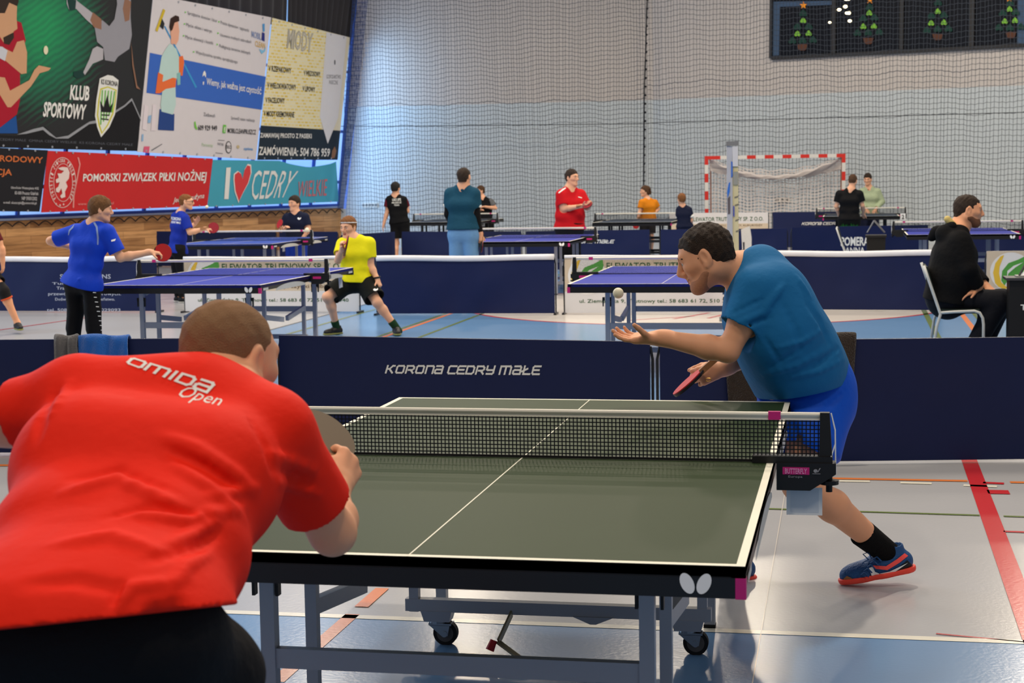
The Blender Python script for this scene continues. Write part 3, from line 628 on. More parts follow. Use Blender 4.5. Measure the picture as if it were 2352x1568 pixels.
paints(B, 'player_hair', [[(-14, -14), (36, -16), (42, 2), (38, 14), (20, 6), (10, 30), (-10, 30)], [(6, 86), (30, 74), (31, 86), (20, 103), (8, 100)]], PBN, flat((52, 40, 34)), .015)
paints(B, 'player_arm', [[(38, 96), (54, 92), (61, 120), (60, 168), (48, 170), (10, 138), (-6, 124), (4, 108), (28, 120)], [(-6, 176), (10, 178), (22, 208), (66, 184), (78, 160), (88, 150), (116, 156), (110, 162), (90, 168), (70, 198), (24, 246), (16, 246), (-6, 210)]], PBN, SKIN_P, .013)
paint(B, 'wrist_band', [[(-8, 106), (4, 107), (16, 116), (10, 140), (-8, 130)]], PBN, flat((200, 204, 214)), .016)
paint(B, 'player_ball', [ell(104, 115, 5.2, 10, 18)], PBN, flat((226, 222, 190)), .016)
paint(B, 'footballer_kit', [[(264, -40), (300, -30), (299, 40), (302, 80), (296, 112), (270, 130), (262, 142), (240, 138), (236, 108), (222, 96), (216, 60), (234, 46), (250, 60), (262, 44), (268, 10)]], PBN, flat((150, 150, 160)), .011)
paints(B, 'footballer_leg', [[(152, -8), (172, -6), (176, 2), (212, 30), (232, 48), (230, 66), (212, 58), (196, 44), (174, 20), (158, 24), (152, 8)], [(222, 106), (236, 112), (236, 136), (222, 142), (212, 146), (194, 172), (190, 166), (204, 136), (212, 112)]], PBN, flat((178, 176, 184)), .012)
paints(B, 'footballer_limb', [[(212, 28), (232, 44), (232, 68), (214, 62), (206, 46)], [(286, -6), (300, 4), (296, 46), (286, 50), (281, 20)], [(300, 96), (306, 150), (314, 196), (322, 206), (312, 202), (303, 150)]], PBN, flat((146, 108, 88)), .013)
paints(B, 'footballer_boot', [[(152, -6), (174, 0), (172, 22), (158, 24)], [(168, 164), (190, 162), (192, 176), (176, 180), (168, 174)]], PBN, flat((24, 60, 56)), .013)
bt(B, 'KLUB', Q(159, 229, 203, 232, 34, 3), WINK, .03); bt(B, 'SPORTOWY', Q(97, 268, 194, 275, 35, 4), WINK, .03)
shield = [(228, 180), (246, 172), (258, 174), (271, 184), (268, 220), (263, 262), (250, 292), (231, 315), (222, 292), (217, 266), (220, 230)]
paint(B, 'crest_shield', [shield], PBN, flat((226, 228, 226)), .014)
inner = [(229, 203), (246, 198), (267, 206), (264, 236), (259, 262), (247, 288), (232, 308), (225, 288), (221, 264), (224, 232)]
paint(B, 'crest_border', [inner], PBN, flat((206, 200, 60)), .016)
paint(B, 'crest_field', [[(231, 206), (246, 201), (264, 208), (261, 236), (256, 260), (245, 285), (233, 303), (228, 286), (224, 264), (227, 232)]], PBN, flat((224, 230, 222)), .018)
paints(B, 'crest_stripes', [[(232+k*7-a, 207+k*.6), (235+k*7-a, 206+k*.6), (231+k*6.4-a, 286-k*7), (228+k*6.4-a, 286-k*7)] for k, a in ((0, 0), (1, 0), (2, 0), (3, 0), (4, 0))], PBN, flat((104, 178, 74)), .020)
paints(B, 'crest_crown', [[(228, 230), (236, 246), (245, 217), (250, 246), (258, 234), (253, 258), (230, 257)], [(231, 262), (250, 263), (249, 266), (231, 265)], [(230, 271), (248, 273), (248, 276), (230, 274)]], PBN, INK, .022)
bt(B, 'KS KORONA', Q(231, 193, 269, 199, 12, 0), INK, .02, off=.018)
bt(B, 'GMINA CEDRY WIELKIE  KS KORONA CEDRY MAŁE  GMINA CEDRY WIELKIE  KS KORONA CEDRY MAŁE', Q(-180, 315, 304, 335, 5.5, 0), flat((92, 96, 106)))
# -- white cleaning company banner
wb = mat('banner_white', (214, 210, 216), .6, .3, var=.03)
B = banner('white and blue cleaning company banner with a man carrying a mop', [(315, 349), (588, 367), (623, 40), (352, -12)], wb, nub=7)
paint(B, 'blue_band', [[(344, 121), (610, 176), (601, 252), (336, 213)]], PBN, flat((58, 104, 196)), .006)
paint(B, 'cut_out_trousers', [[(366, 250), (400, 262), (399, 300), (362, 298)]], PBN, flat((40, 70, 136)), .010)
paint(B, 'cut_out_polo', [[(389, 100), (404, 112), (410, 130), (412, 160), (402, 190), (403, 240), (396, 263), (370, 256), (368, 240), (374, 190), (364, 168), (370, 130), (380, 112)]], PBN, flat((186, 214, 212)), .012)
paint(B, 'cut_out_head', [[(391, 62), (398, 50), (408, 48), (411, 72), (409, 92), (404, 102), (392, 100)]], PBN, flat((226, 170, 146)), .012)
paint(B, 'cut_out_hair', [[(388, 62), (391, 42), (402, 35), (410, 38), (411, 48), (400, 52), (395, 68), (391, 72)]], PBN, flat((52, 34, 28)), .014)
paints(B, 'rubber_gloves', [[(362, 166), (374, 172), (372, 188), (396, 178), (404, 180), (402, 200), (380, 204), (366, 214), (356, 214)], [(410, 130), (419, 128), (422, 142), (418, 174), (410, 172)]], PBN, flat((230, 112, 60)), .014)
paint(B, 'mug', [[(405, 168), (413, 166), (413, 194), (406, 196)]], PBN, flat((130, 186, 188)), .016)
paint(B, 'mop_handle', [[(376, 60), (379, 60), (452, 200), (448, 202)]], PBN, flat((60, 150, 210)), .009)
paint(B, 'mop_head', [[(374, 20), (379, 24), (361, 73), (356, 70)]], PBN, flat((206, 180, 50)), .011)
paint(B, 'mop_joint', [[(371, 42), (377, 54), (374, 68), (366, 60)]], PBN, flat((40, 44, 48)), .012)
for s, q in [('Sprzątanie domów i biur', Q(430, 35, 498, 54, 10)), ('Mycie okien i witryn', Q(427, 62, 486, 78, 10)), ('Mycie elewacji i kostki', Q(425, 90, 489, 105, 10)), ('Pranie dywanów i tapicerki', Q(506, 57, 571, 76, 10)), ('Usuwanie trudnych zabrudzeń', Q(505, 85, 576, 102, 10)), ('Pielęgnacja terenów zielonych', Q(503, 111, 574, 128, 10)), ('Wypożyczalnia sprzętu sprzątającego', Q(449, 125, 545, 148, 10)), ('Zadzwoń', Q(467, 266, 493, 270, 9)), ('Sprawdź nasze realizacje', Q(530, 276, 584, 282, 10))]:
    bt(B, s, q, GINK)
paints(B, 'bullet_dots', [ell(x, y, 1.6, 2, 10) for x, y in ((425, 28), (423, 55), (421, 82), (502, 50), (500, 76), (498, 102), (444, 119))], PBN, flat((120, 200, 90)), .012)
bt(B, 'Wiemy, jak ważna jest czystość', [(473, 199), (599, 222), (600, 200), (474, 177)], WINK, .01)
bt(B, '609 929 949', Q(454, 299, 498, 300, 12), INK, .012); bt(B, 'MOBILCLEANPRUSZCZ', Q(522, 305, 587, 309, 11), INK, .012)
paint(B, 'phone_icon', [[(445, 280), (448, 278), (450, 288), (453, 296), (450, 298), (446, 292)]], PBN, flat((120, 196, 80)), .012)
paint(B, 'web_icon', [[(512, 286), (519, 287), (517, 306), (510, 305)]], PBN, flat((110, 190, 80)), .012); bt(B, 'f', Q(513.2, 303, 516.5, 303, 12), WINK, .02, off=.016)
bt(B, 'MOBIL', Q(577, 85, 599, 92, 15), flat((140, 156, 196)), .01); bt(B, 'CLEAN', Q(585, 106, 608, 112, 13), flat((214, 178, 96)), .01)
paint(B, 'spray_bottle', [[(602, 55), (607, 54), (607, 72), (603, 73)]], PBN, flat((80, 150, 210)), .012); paint(B, 'bottle_body', [[(601, 74), (607, 76), (607, 95), (600, 92)]], PBN, flat((44, 50, 130)), .012); paint(B, 'splash', [[(594, 112), (604, 116), (610, 106), (608, 118), (600, 124)]], PBN, flat((130, 190, 226)), .012)
paints(B, 'sparkle', [[(469, 162), (466, 166), (464, 176), (468, 172), (472, 178), (472, 168)], [(465, 188), (468, 187), (467, 195), (465, 194)]], PBN, WINK, .012)
bt(B, 'Partnerzy:', Q(463, 338, 489, 340, 10), flat((170, 200, 160))); bt(B, 'PARTNER', Q(499, 333, 513, 335, 6), GINK); paints(B, 'partner_frame', [[(500, 321), (515, 322), (515, 323), (500, 322)], [(494, 350), (511, 352), (511, 353), (494, 351)]], PBN, GINK, .012)
paint(B, 'partner_ring', [ell(524, 338, 7, 14, 22)], PBN, INK, .012); paint(B, 'partner_ring_inside', [ell(524, 338, 5.6, 12, 22)], PBN, flat((214, 210, 216)), .014); bt(B, 'EKO', Q(518, 341, 530, 342, 8), INK, .02, off=.017)
bt(B, 'optima', Q(559, 346, 580, 347, 8), flat((90, 150, 210)), .02); paint(B, 'partner_leaf', [ell(546, 337, 3.5, 4, 12)], PBN, flat((196, 180, 140)), .012)
paints(B, 'bottles', [[(331, 240), (340, 244), (336, 300), (326, 296)], [(350, 240), (358, 240), (356, 300), (346, 300)]], PBN, flat((222, 214, 222)), .01); paint(B, 'pink_cloth', [[(330, 336), (343, 336), (341, 351), (328, 350)]], PBN, flat((216, 96, 130)), .012); paints(B, 'blue_caps', [[(340, 266), (347, 264), (345, 282), (338, 282)], [(325, 308), (329, 308), (328, 324), (324, 324)]], PBN, flat((140, 180, 220)), .012); paint(B, 'wiper', [[(347, 344), (371, 330), (372, 331), (348, 346)]], PBN, GINK, .012)
# -- honey banner
B = banner('yellow, white and dark honey seller banner, last of the upper row', [(591, 367), (775, 367), (804, 86), (626, 41)], mat('banner_cream', (222, 214, 190), .6, .3, var=.03), nub=6)
ym = mat('banner_honeycomb', (226, 200, 90), .6, .3); nt = ym.node_tree; bk = nt.nodes.new('ShaderNodeTexBrick'); bk.inputs['Scale'].default_value = 3.4; bk.inputs['Color1'].default_value = (*lin((236, 226, 178)), 1); bk.inputs['Color2'].default_value = (*lin((224, 196, 76)), 1); bk.inputs['Mortar'].default_value = (*lin((230, 224, 196)), 1); bk.inputs['Mortar Size'].default_value = .06
cm = nt.nodes.new('ShaderNodeCombineXYZ'); sp = nt.nodes.new('ShaderNodeSeparateXYZ'); tcn = [x for x in nt.nodes if x.type == 'TEX_COORD'][0]; nt.links.new(tcn.outputs['Object'], sp.inputs[0]); nt.links.new(sp.outputs['Y'], cm.inputs['X']); nt.links.new(sp.outputs['Z'], cm.inputs['Y']); nt.links.new(cm.outputs[0], bk.inputs['Vector']); nt.links.new(bk.outputs['Color'], nt.nodes['Principled BSDF'].inputs['Base Color'])
paint(B, 'honeycomb_field', [[(599, 288), (738, 297), (749, 73), (625, 41)]], PBN, ym, .006)
paint(B, 'dark_foot', [[(591, 367), (775, 367), (781, 300), (598, 288)]], PBN, flat((34, 46, 58)), .008)
paint(B, 'ribbon', [[(749, 74), (796, 84), (776, 270), (752, 330), (734, 268)]], PBN, flat((218, 218, 224)), .010)
bt(B, 'MIODY', Q(657, 111, 715, 122, 46, 4), flat((168, 166, 156)), .03); bt(B, 'MIODY', Q(659, 109, 713, 120, 41, 4), flat((196, 192, 180)), .0, off=.016)
for s, q in [('V RZEPAKOWY', Q(616, 163, 668, 169, 13)), ('V WIELOKWIATOWY', Q(613, 202, 679, 207, 13)), ('V FACELIOWY', Q(609, 236, 653, 238, 13)), ('V MIODY KREMOWANE', Q(605, 267, 675, 270, 13)), ('V WRZOSOWY', Q(697, 173, 735, 177, 12)), ('V LIPOWY', Q(694, 209, 723, 212, 12))]: bt(B, s, q, INK, .02)
bt(B, 'GOSPODARSTWO', Q(749, 180, 782, 181, 9), GINK); bt(B, 'PASIECZNE', Q(755, 193, 775, 194, 9), GINK); paint(B, 'small_emblem', [ell(768, 143, 1.6, 6, 10)], PBN, GINK, .014)
bt(B, 'ZAMAWIAJ PROSTO Z PASIEKI', Q(597, 319, 715, 321, 14), WINK, .02); bt(B, 'ZAMÓWIENIA: 504 786 959', Q(593, 356, 756, 360, 24, 2), WINK, .018)
paint(B, 'bee_print', [[(762, 346), (768, 336), (772, 346), (768, 362), (760, 364)]], PBN, flat((140, 104, 80)), .012)
# -- lower row
B = banner('dark banner with orange letters cut by the left edge', [(-190, 484), (91, 486), (110, 345), (-190, 330)], flat((30, 30, 36)), nub=5)
bt(B, 'MIĘDZYNARODOWY', Q(-110, 369, 97, 379, 19, 1), flat((206, 112, 62)), .02); bt(B, 'II EDYCJA', Q(-70, 404, 26, 407, 19, 1), flat((206, 112, 62)), .02)
for s, q in [('Obrońców Westerplatte 4/32', Q(24, 435, 88, 437, 8)), ('83-000 Pruszcz Gdański', Q(33, 446, 87, 448, 8)), ('NIP 593012302', Q(49, 459, 84, 460, 8)), ('e-mail: aluszczyk@pomorski.pl', Q(7, 469, 83, 471, 8))]: bt(B, s, q, flat((196, 196, 200)), .008)
B = banner('red football association banner with white lion crest', [(95, 488), (476, 473), (489, 364), (110, 346)], mat('banner_red', (200, 38, 40), .55, .35, var=.06, scale=1.2), nub=10)
bt(B, 'POMORSKI ZWIĄZEK PIŁKI NOŻNEJ', [(189, 422), (471, 421), (475, 388), (191, 393)], WINK, .02)
cw = flat((232, 214, 210))
ring = lambda cx, cy, rx, ry, w, n=40: [[(cx+rx*math.cos(t0), cy+ry*math.sin(t0)), (cx+rx*math.cos(t1), cy+ry*math.sin(t1)), (cx+(rx-w)*math.cos(t1), cy+(ry-w)*math.sin(t1)), (cx+(rx-w)*math.cos(t0), cy+(ry-w)*math.sin(t0))] for t0, t1 in ((2*math.pi*i/n, 2*math.pi*(i+1)/n) for i in range(n))]
paint(B, 'crest_rings', ring(142.5, 419, 31, 58, 1.2)+ring(144, 419, 22, 44, 1.0), PBN, cw, .012)
paint(B, 'crest_lion', [[(132, 386), (142, 383), (154, 384), (159, 396), (157, 410), (150, 418), (154, 428), (148, 440), (149, 452), (140, 455), (137, 450), (142, 444), (140, 432), (134, 442), (128, 440), (127, 433), (133, 428), (136, 418), (128, 420), (127, 412), (134, 408), (131, 398), (140, 398), (146, 392), (138, 390)]], PBN, cw, .013)
word = 'POMORSKI ZWIĄZEK PIŁKI NOŻNEJ'
for k, ch in enumerate(word):
    if ch == ' ': continue
    t = math.radians(135+270*k/(len(word)-1)); c_ = np.array((143+26.5*math.cos(t), 419+51*math.sin(t))); up = np.array((math.cos(t)*.55, math.sin(t))); up /= np.linalg.norm(up); rt_ = np.array((-up[1], up[0])); w_, h_ = 2.6, 3.6
    bt(B, ch, [c_-rt_*w_*.7-up*h_, c_+rt_*w_*.7-up*h_, c_+rt_*w_*.7+up*h_, c_-rt_*w_*.7+up*h_], cw, .02, name='crest_letter')
paints(B, 'crest_stars', [[(x+(2.6 if i % 2 == 0 else 1.1)*math.sin(i*math.pi/5), y-(3.2 if i % 2 == 0 else 1.3)*math.cos(i*math.pi/5)) for i in range(10)] for x, y in ((128, 468), (137, 471), (145, 469))], PBN, cw, .012)
paint(B, 'divider_line', [[(177, 361), (180, 361), (184, 377), (170, 450), (169, 477), (166, 477), (167, 449), (181, 378)]], PBN, flat((226, 150, 146)), .012)
bt(B, 'www.pomorski-zpn.pl', Q(178, 473, 260, 471, 8), flat((226, 150, 146))); bt(B, 'Jedna Drużyna', [(396, 469), (468, 458), (468, 442), (396, 453)], WINK, .005, .35)
B = banner('turquoise village banner with a red heart, its top edge sagging', [(477, 475), (778, 463), (772, 371), (489, 367)], mat('banner_turquoise', (70, 166, 192), .55, .35, var=.08, scale=1.5), nub=8, sag=14)
bt(B, 'I', [(514, 457), (524, 457), (529, 384), (519, 385)], WINK, .02); bt(B, 'CEDRY', [(576, 459), (658, 453), (685, 392), (580, 391)], WINK, .0, .12); bt(B, 'WIELKIE', [(683, 452), (750, 449), (751, 411), (685, 417)], flat((206, 112, 118)), 0, .1)
hs = [(547, 466), (538, 440), (535, 412), (536, 399), (545, 392), (552, 397), (556, 410), (561, 388), (568, 376), (576, 378), (577, 396), (570, 420), (558, 442), (549, 460)]
cx, cyy = 556, 420; paint(B, 'heart_rim', [hs], PBN, WINK, .012); paint(B, 'heart', [[(cx+(x-cx)*.89, cyy+(y-cyy)*.92) for x, y in hs]], PBN, flat((216, 66, 70)), .016)
# -- dark curtains above the banners
cum = mat('curtain_charcoal', (50, 49, 54), .8, .2, sheen=.2)
def curtain(label, q):
    V = []; nu, nv = 90, 6
    for j in range(nv+1):
        for i in range(nu+1):
            p = bil(q, i/nu, j/nv); V.append(PCU.at(p[0], p[1], .05*math.sin(i*.9+.3*math.sin(i*.37))))
    F = [(j*(nu+1)+i, j*(nu+1)+i+1, (j+1)*(nu+1)+i+1, (j+1)*(nu+1)+i) for j in range(nv) for i in range(nu)]
    k = len(V); V += [v-GN*.02 for v in V]; F += [tuple(k+i for i in reversed(f)) for f in F]
    tag(mesh('dark_curtain', V, F, cum, None, smooth=True), label, 'curtain', 'dark curtains above the banners')
curtain('dark grey curtain above the white cleaning banner', [(340, 12), (659, 62), (663, -60), (345, -140)])
curtain('dark grey curtain above the honey banner, beside the hall corner', [(662, 58), (806, 102), (822, -10), (664, -60)])
# -- safety net in front of the back wall
nm = mat('safety_net_cord', (60, 66, 76), .8, .2)
def netting(label, path, ztop, zbot, sx, sz, wd, seed, name='safety_net'):
    rnd = random.Random(seed); P = [np.array(p, float) for p in path]; seg = [np.linalg.norm(b-a) for a, b in zip(P[:-1], P[1:])]; tot = sum(seg)
    def at(t):
        for a, b, l in zip(P[:-1], P[1:], seg):
            if t <= l or b is P[-1]: return a+(b-a)*(t/l)
            t -= l
    m = MB(); n = int(tot/sx); kz = int((ztop-zbot)/sz); pos = [at(tot*i/n) for i in range(n+1)]; dx = [rnd.uniform(-.012, .012) for _ in range(n+1)]
    off = lambda i, z: np.array((dx[i]+.02*math.sin(i*.11+z*.7), .04*math.sin(i*.23+z*.3), 0))
    for i in range(n+1):
        V = []
        for j in range(13):
            z = zbot+(ztop-zbot)*j/12; p = pos[i]+off(i, z); V += [(p[0]-wd/2, p[1], z), (p[0]+wd/2, p[1], z)]
        m.add(V, [(2*j, 2*j+1, 2*j+3, 2*j+2) for j in range(12)])
    for k in range(kz+1):
        z0 = zbot+sz*k; V = []
        for i in range(n+1):
            z = z0+.028*math.sin(i*.21+k*.13)+.018*math.sin(i*.57+k*.31)+(.012 if i % 2 else -.006); p = pos[i]+off(i, z); w2 = wd*.55*(1.5 if k % 31 == 30 else 1); V += [(p[0], p[1]-.003, z-w2), (p[0], p[1]-.003, z+w2)]
        m.add(V, [(2*i, 2*i+2, 2*i+3, 2*i+1) for i in range(n)])
    return tag(m.build(name, nm), label, 'safety net')
ny = BY-.55; e2 = e_+np.array((0, -.55, 0)); corner = aty(786, 470, ny)
netting('pale grey safety net across the back wall, left of its dark seam', [(corner[0]+.1, ny, 0), (aty(1483, 300, ny)[0], ny, 0)], 7.4, .25, 0.071, .108, .0095, 3)
q0 = np.array((aty(1487, 300, ny)[0], ny, 0)); netting('pale grey safety net across the back wall, right of its dark seam', [q0, q0+BD*17], 7.4, .25, .082, .12, .0090, 4)
# gathered strip of net in the corner, slanted along the glazing
m = MB(); rnd = random.Random(5)
for i in range(11):
    t = i/10; a = aty(776+18*t, 478, BY-.9); b2 = aty(812+34*t, -20, BY-.9); m.bar(a, b2, .011)
for k in range(58):
    t = k/57; a = aty(776+36*t, 478-498*t, BY-.9); b2 = aty(795+52*t, 478-498*t+rnd.uniform(-3, 3), BY-.9); m.bar(a, b2, .010)
tag(m.build('safety_net', mat('safety_net_blue', (52, 74, 128), .8, .2)), 'bunched blue strip of safety net hanging beside the honey banner', 'safety net')
m = MB(); pts = [aty(1487, -10, ny-.1), aty(1480, 200, ny-.1), aty(1479, 425, ny-.1)]; m.tube(pts, .016, 6)
for i in range(22): m.ball(pts[0]+(pts[2]-pts[0])*((i+.5)/22)+np.array((.0, -.01, 0)), .028, 8, 6)
tag(m.build('net_seam_cord', mat('cord_black', (26, 28, 34), .8, .2)), 'dark knotted cord joining the two safety nets', 'cord')
m = MB(); m.tube([aty(x, y, ny-.06) for x, y in ((783, 290), (900, 290), (1480, 284), (1500, 282))]+[q0+BD*s_+np.array((0, -.05, z)) for s_, z in ((.5, aty(1500, 282, ny)[2]), (12, aty(1500, 282, ny)[2]-.05))], .009, 6)
tag(m.build('net_line', mat('cord_black', (26, 28, 34))), 'thin dark cord strung across the safety nets', 'cord')
# row of hooks loops on the boarded wall
m = MB(); b0 = C0+LN*.06+np.array((0, 0, ZS-.13)); n = 46
pts = []
for i in range(n*6):
    t = i/6; pts.append(b0-LD*(t*.36)+np.array((0, 0, -.03+.085*math.sin(math.pi*(t % 1)))))
m.tube(pts, .012, 5); tag(m.build('net_hem', mat('cord_black', (26, 28, 34))), 'looped dark hem cord hooked along the top of the boarded wall', 'cord')
# wall sockets and detector
SOCK = mat('socket_white', (222, 220, 214), .45, .4)
def sockets(px0, px1, py, yy, n, label):
    a = aty(px0, py, yy); b2 = aty(px1, py, yy); m = MB(); m.box(a[0], b2[0], yy-.03, yy, a[2]-.06, a[2]+.06); o = m.build('wall_socket', SOCK); tag(o, label, 'wall socket')
    for i in range(n):
        c_ = a[0]+(b2[0]-a[0])*(i+.5)/n; m = MB(); m.disc((c_, yy-.034, a[2]), (0, 1, 0), .034, .012, 14); m.build('socket_well', mat('socket_shade', (120, 120, 120), .5, .4), o)
sockets(832, 868, 471, BY-.01, 5, 'strip of white wall sockets beside the boy in black and maroon')
sockets(1779, 1815, 459, PB.at(1797, 459)[1]-.06, 3, 'pale wall socket strip behind the goal net')
m = MB(); c_ = aty(803, 347, BY); m.box(c_[0]-.05, c_[0]+.05, BY-.12, BY, c_[2]-.06, c_[2]+.06); m.tube([(c_[0]+.02, BY-.16, c_[2]), (c_[0]+.02, BY-.12, c_[2])], .035, 12)
tag(m.build('wall_detector', mat('detector_grey', (150, 160, 176), .5, .3)), 'small grey detector box high on the back wall by the corner', 'detector')
# -- gallery window with paper trees
wm = MB(); gq = [PB.at(1772, 132, .02), PB.at(2420, 100, .02), PB.at(2420, -190, .02), PB.at(1776, -190, .02)]
wm.add(gq, [(0, 1, 2, 3)]); W2 = wm.build('window_2', mat('night_glass', (9, 12, 22), .35, .12), kind='structure')
m = MB()
for (a, b2, wd) in [((1774, 134), (2420, 101), .08), ((1772, 134), (1776, -190), .07), ((1916.5, 122), (1919, -190), .10), ((2072, 114), (2076, -190), .09), ((2233, 108), (2238, -190), .11)]: m.bar(PB.at(*a, .05), PB.at(*b2, .05), wd, .06, PB.n)
m.build('window_frame', mat('frame_dark_brown', (26, 24, 26), .45, .4), W2)
m = MB(); m.add([PB.at(*p, .03) for p in ((1776, 128), (1790, 127), (1792, 16), (1915, 11), (1915, 2), (1777, 4))], [tuple(range(6))]); m.add([PB.at(*p, .03) for p in ((2337, 103), (2420, 99), (2420, -20), (2338, -20))], [(0, 1, 2, 3)]); m.build('room_jamb', mat('jamb_blue_grey', (58, 84, 116), .5, .3), W2)
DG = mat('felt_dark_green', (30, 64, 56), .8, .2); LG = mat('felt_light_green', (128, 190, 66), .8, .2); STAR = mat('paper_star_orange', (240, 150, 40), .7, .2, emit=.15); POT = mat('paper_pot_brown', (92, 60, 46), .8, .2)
def hp(cx, cy, w, h): return [(cx, cy-h*.55), (cx+w*.30, cy-h*.25), (cx+w*.52, cy+h*.15), (cx+w*.46, cy+h*.38), (cx+w*.25, cy+h*.47), (cx, cy+h*.33), (cx-w*.25, cy+h*.47), (cx-w*.46, cy+h*.38), (cx-w*.52, cy+h*.15), (cx-w*.30, cy-h*.25)]
trees = [('leftmost paper tree on the gallery window, whole star on top', (380, 50), [(378, 120), (327, 240), (427, 240), (282, 365), (372, 362), (465, 357)], [(378, 185), (327, 303), (427, 300)], (370, 425)),
 ('second paper tree on the gallery window, star cut by the top edge', (975, 2), [(973, 65), (917, 165), (1017, 158), (865, 295), (960, 292), (1060, 288)], [(971, 117), (917, 238), (1012, 235)], (962, 368)),
 ('third paper tree on the gallery window, no star in view', (1587, -40), [(1587, 25), (1527, 143), (1640, 137), (1487, 272), (1583, 262), (1680, 258)], [(1585, 103), (1525, 208), (1640, 203)], (1583, 332)),
 ('rightmost paper tree on the gallery window, against the pale jamb', (2225, -12), [(2235, 30), (2168, 118), (2283, 110), (2132, 248), (2230, 248), (2330, 240)], [(2228, 83), (2185, 192), (2277, 185)], (2240, 315))]
f_ = lambda x, y: (1750+x/3.907, y/3.907)
for lab, st, dks, lts, pot in trees:
    r = empty('paper_tree', PB.at(*f_(*pot), .06), lab, 'window decoration', 'paper trees on the gallery window')
    def cut(nm, pts, c): m = MB(); m.prism([PB.at(x, y, .05) for x, y in pts], PB.n*.012); m.build(nm, c, r)
    cut('star', [(f_(*st)[0]+(9 if i % 2 == 0 else 3.6)*math.sin(i*math.pi/5), f_(*st)[1]-(9.2 if i % 2 == 0 else 3.7)*math.cos(i*math.pi/5)) for i in range(10)], STAR)
    for d in dks: cut('dark_heart', hp(*f_(*d), 18, 16), DG)
    for d in lts: cut('light_heart', hp(*f_(*d), 13.5, 13), LG)
    x, y = f_(*pot); cut('pot', [(x-12, y-6.5), (x+12, y-7), (x+9, y+5), (x+5, y+7.5), (x-5, y+7.5), (x-9, y+5)], POT)
for i, (x, y, rx, ry) in enumerate([(697, 88, 5, 3), (752, 60, 5, 3.4), (780, 117, 7.5, 3.6), (792, 189, 4.6, 3.2), (613, 202, 3.2, 2.4), (772, -2, 7, 2)]):  # reflections of the hall lamps in the glass, added as glowing blobs
    c_ = PB.at(*f_(x, y), .025); m = MB(); m.ball(c_, (rx*.0105, .02, ry*.0105), 12, 8); tag(m.build('lamp_reflection', mat('reflection_glow', (255, 236, 190), .5, .3, emit=5.0)), 'glowing spot made as the reflection of a hall lamp in the gallery window', 'reflection', 'painted lamp reflections on the gallery window')
# ================================================================ goal, stand, basket, chairs, umpire table, towels
GR, GW = mat('goal_red', (196, 40, 30), .5, .35), mat('goal_white', (206, 204, 200), .5, .35)
gx0, gy, gw = -2.3283, 33.9, 3.16; GT = 2.075
root = empty('handball_goal', (gx0+gw/2, gy, 0), 'red and white striped handball goal with white net', 'goal')
def striped(name, a, b, first, pitch=.2):
    m = MB(); a = np.array(a); b = np.array(b); Ln = np.linalg.norm(b-a); d = (b-a)/Ln; t = 0; k = first; lens = [.28] if first == 0 else []
    while t < Ln-.001:
        l = min(.28 if t == 0 and name == 'crossbar' else pitch, Ln-t); m.mi = k % 2
        m.bar(a+d*t, a+d*(t+l), .08, .08, (0, 1, 0)); t += l; k += 1
    m.build(name, [GR, GW], root)
striped('goal_post', (gx0+.04, gy, GT), (gx0+.04, gy, 0.0), 0); striped('goal_post', (gx0+gw-.04, gy, GT), (gx0+gw-.04, gy, 0.0), 0); striped('crossbar', (gx0+.08, gy, GT-.04), (gx0+gw-.08, gy, GT-.04), 0)
m = MB()
for s in (gx0+.1, gx0+gw-.1): m.tube([(s, gy, GT-.06), (s, gy+.38, GT-.1), (s, gy+.46, .03), (s, gy, .03)], .018, 8)
m.tube([(gx0+.1, gy+.46, .03), (gx0+gw-.1, gy+.46, .03)], .018, 8); m.build('rear_frame', mat('goal_rear_steel', (150, 110, 96), .5, .4), root)
m = MB(); wd = .017; rnd = random.Random(8)
back = lambda t, s: np.array((gx0+.1+(gw-.2)*t, gy+.36+.08*s+.02*math.sin(t*20+s*4), GT-.1-(GT-.13)*s-.25*math.sin(math.pi*t)*(1-s)**2+.02*math.sin(t*37)))
for i in range(36):
    t = i/35; V = []
    for j in range(13): p = back(t, j/12); V += [p-np.array((wd/2, 0, 0)), p+np.array((wd/2, 0, 0))]
    m.add(V, [(2*j, 2*j+1, 2*j+3, 2*j+2) for j in range(12)])
for j in range(25):
    V = []
    for i in range(36): p = back(i/35, j/24); V += [p-np.array((0, 0, wd/2)), p+np.array((0, 0, wd/2))]
    m.add(V, [(2*i, 2*i+2, 2*i+3, 2*i+1) for i in range(35)])
for k in range(9):      # slack top of the net
    V = []
    for i in range(36):
        t = i/35; p = np.array((gx0+.1+(gw-.2)*t, gy+.05+.04*k, GT-.10-.03*k-.38*math.sin(math.pi*t)*(1-.06*k)+.02*math.sin(i*1.3+k))); V += [p-np.array((0, 0, wd)), p+np.array((0, 0, wd))]
    m.add(V, [(2*i, 2*i+2, 2*i+3, 2*i+1) for i in range(35)])
m.build('goal_net', mat('goal_net_white', (214, 206, 202), .8, .2), root)
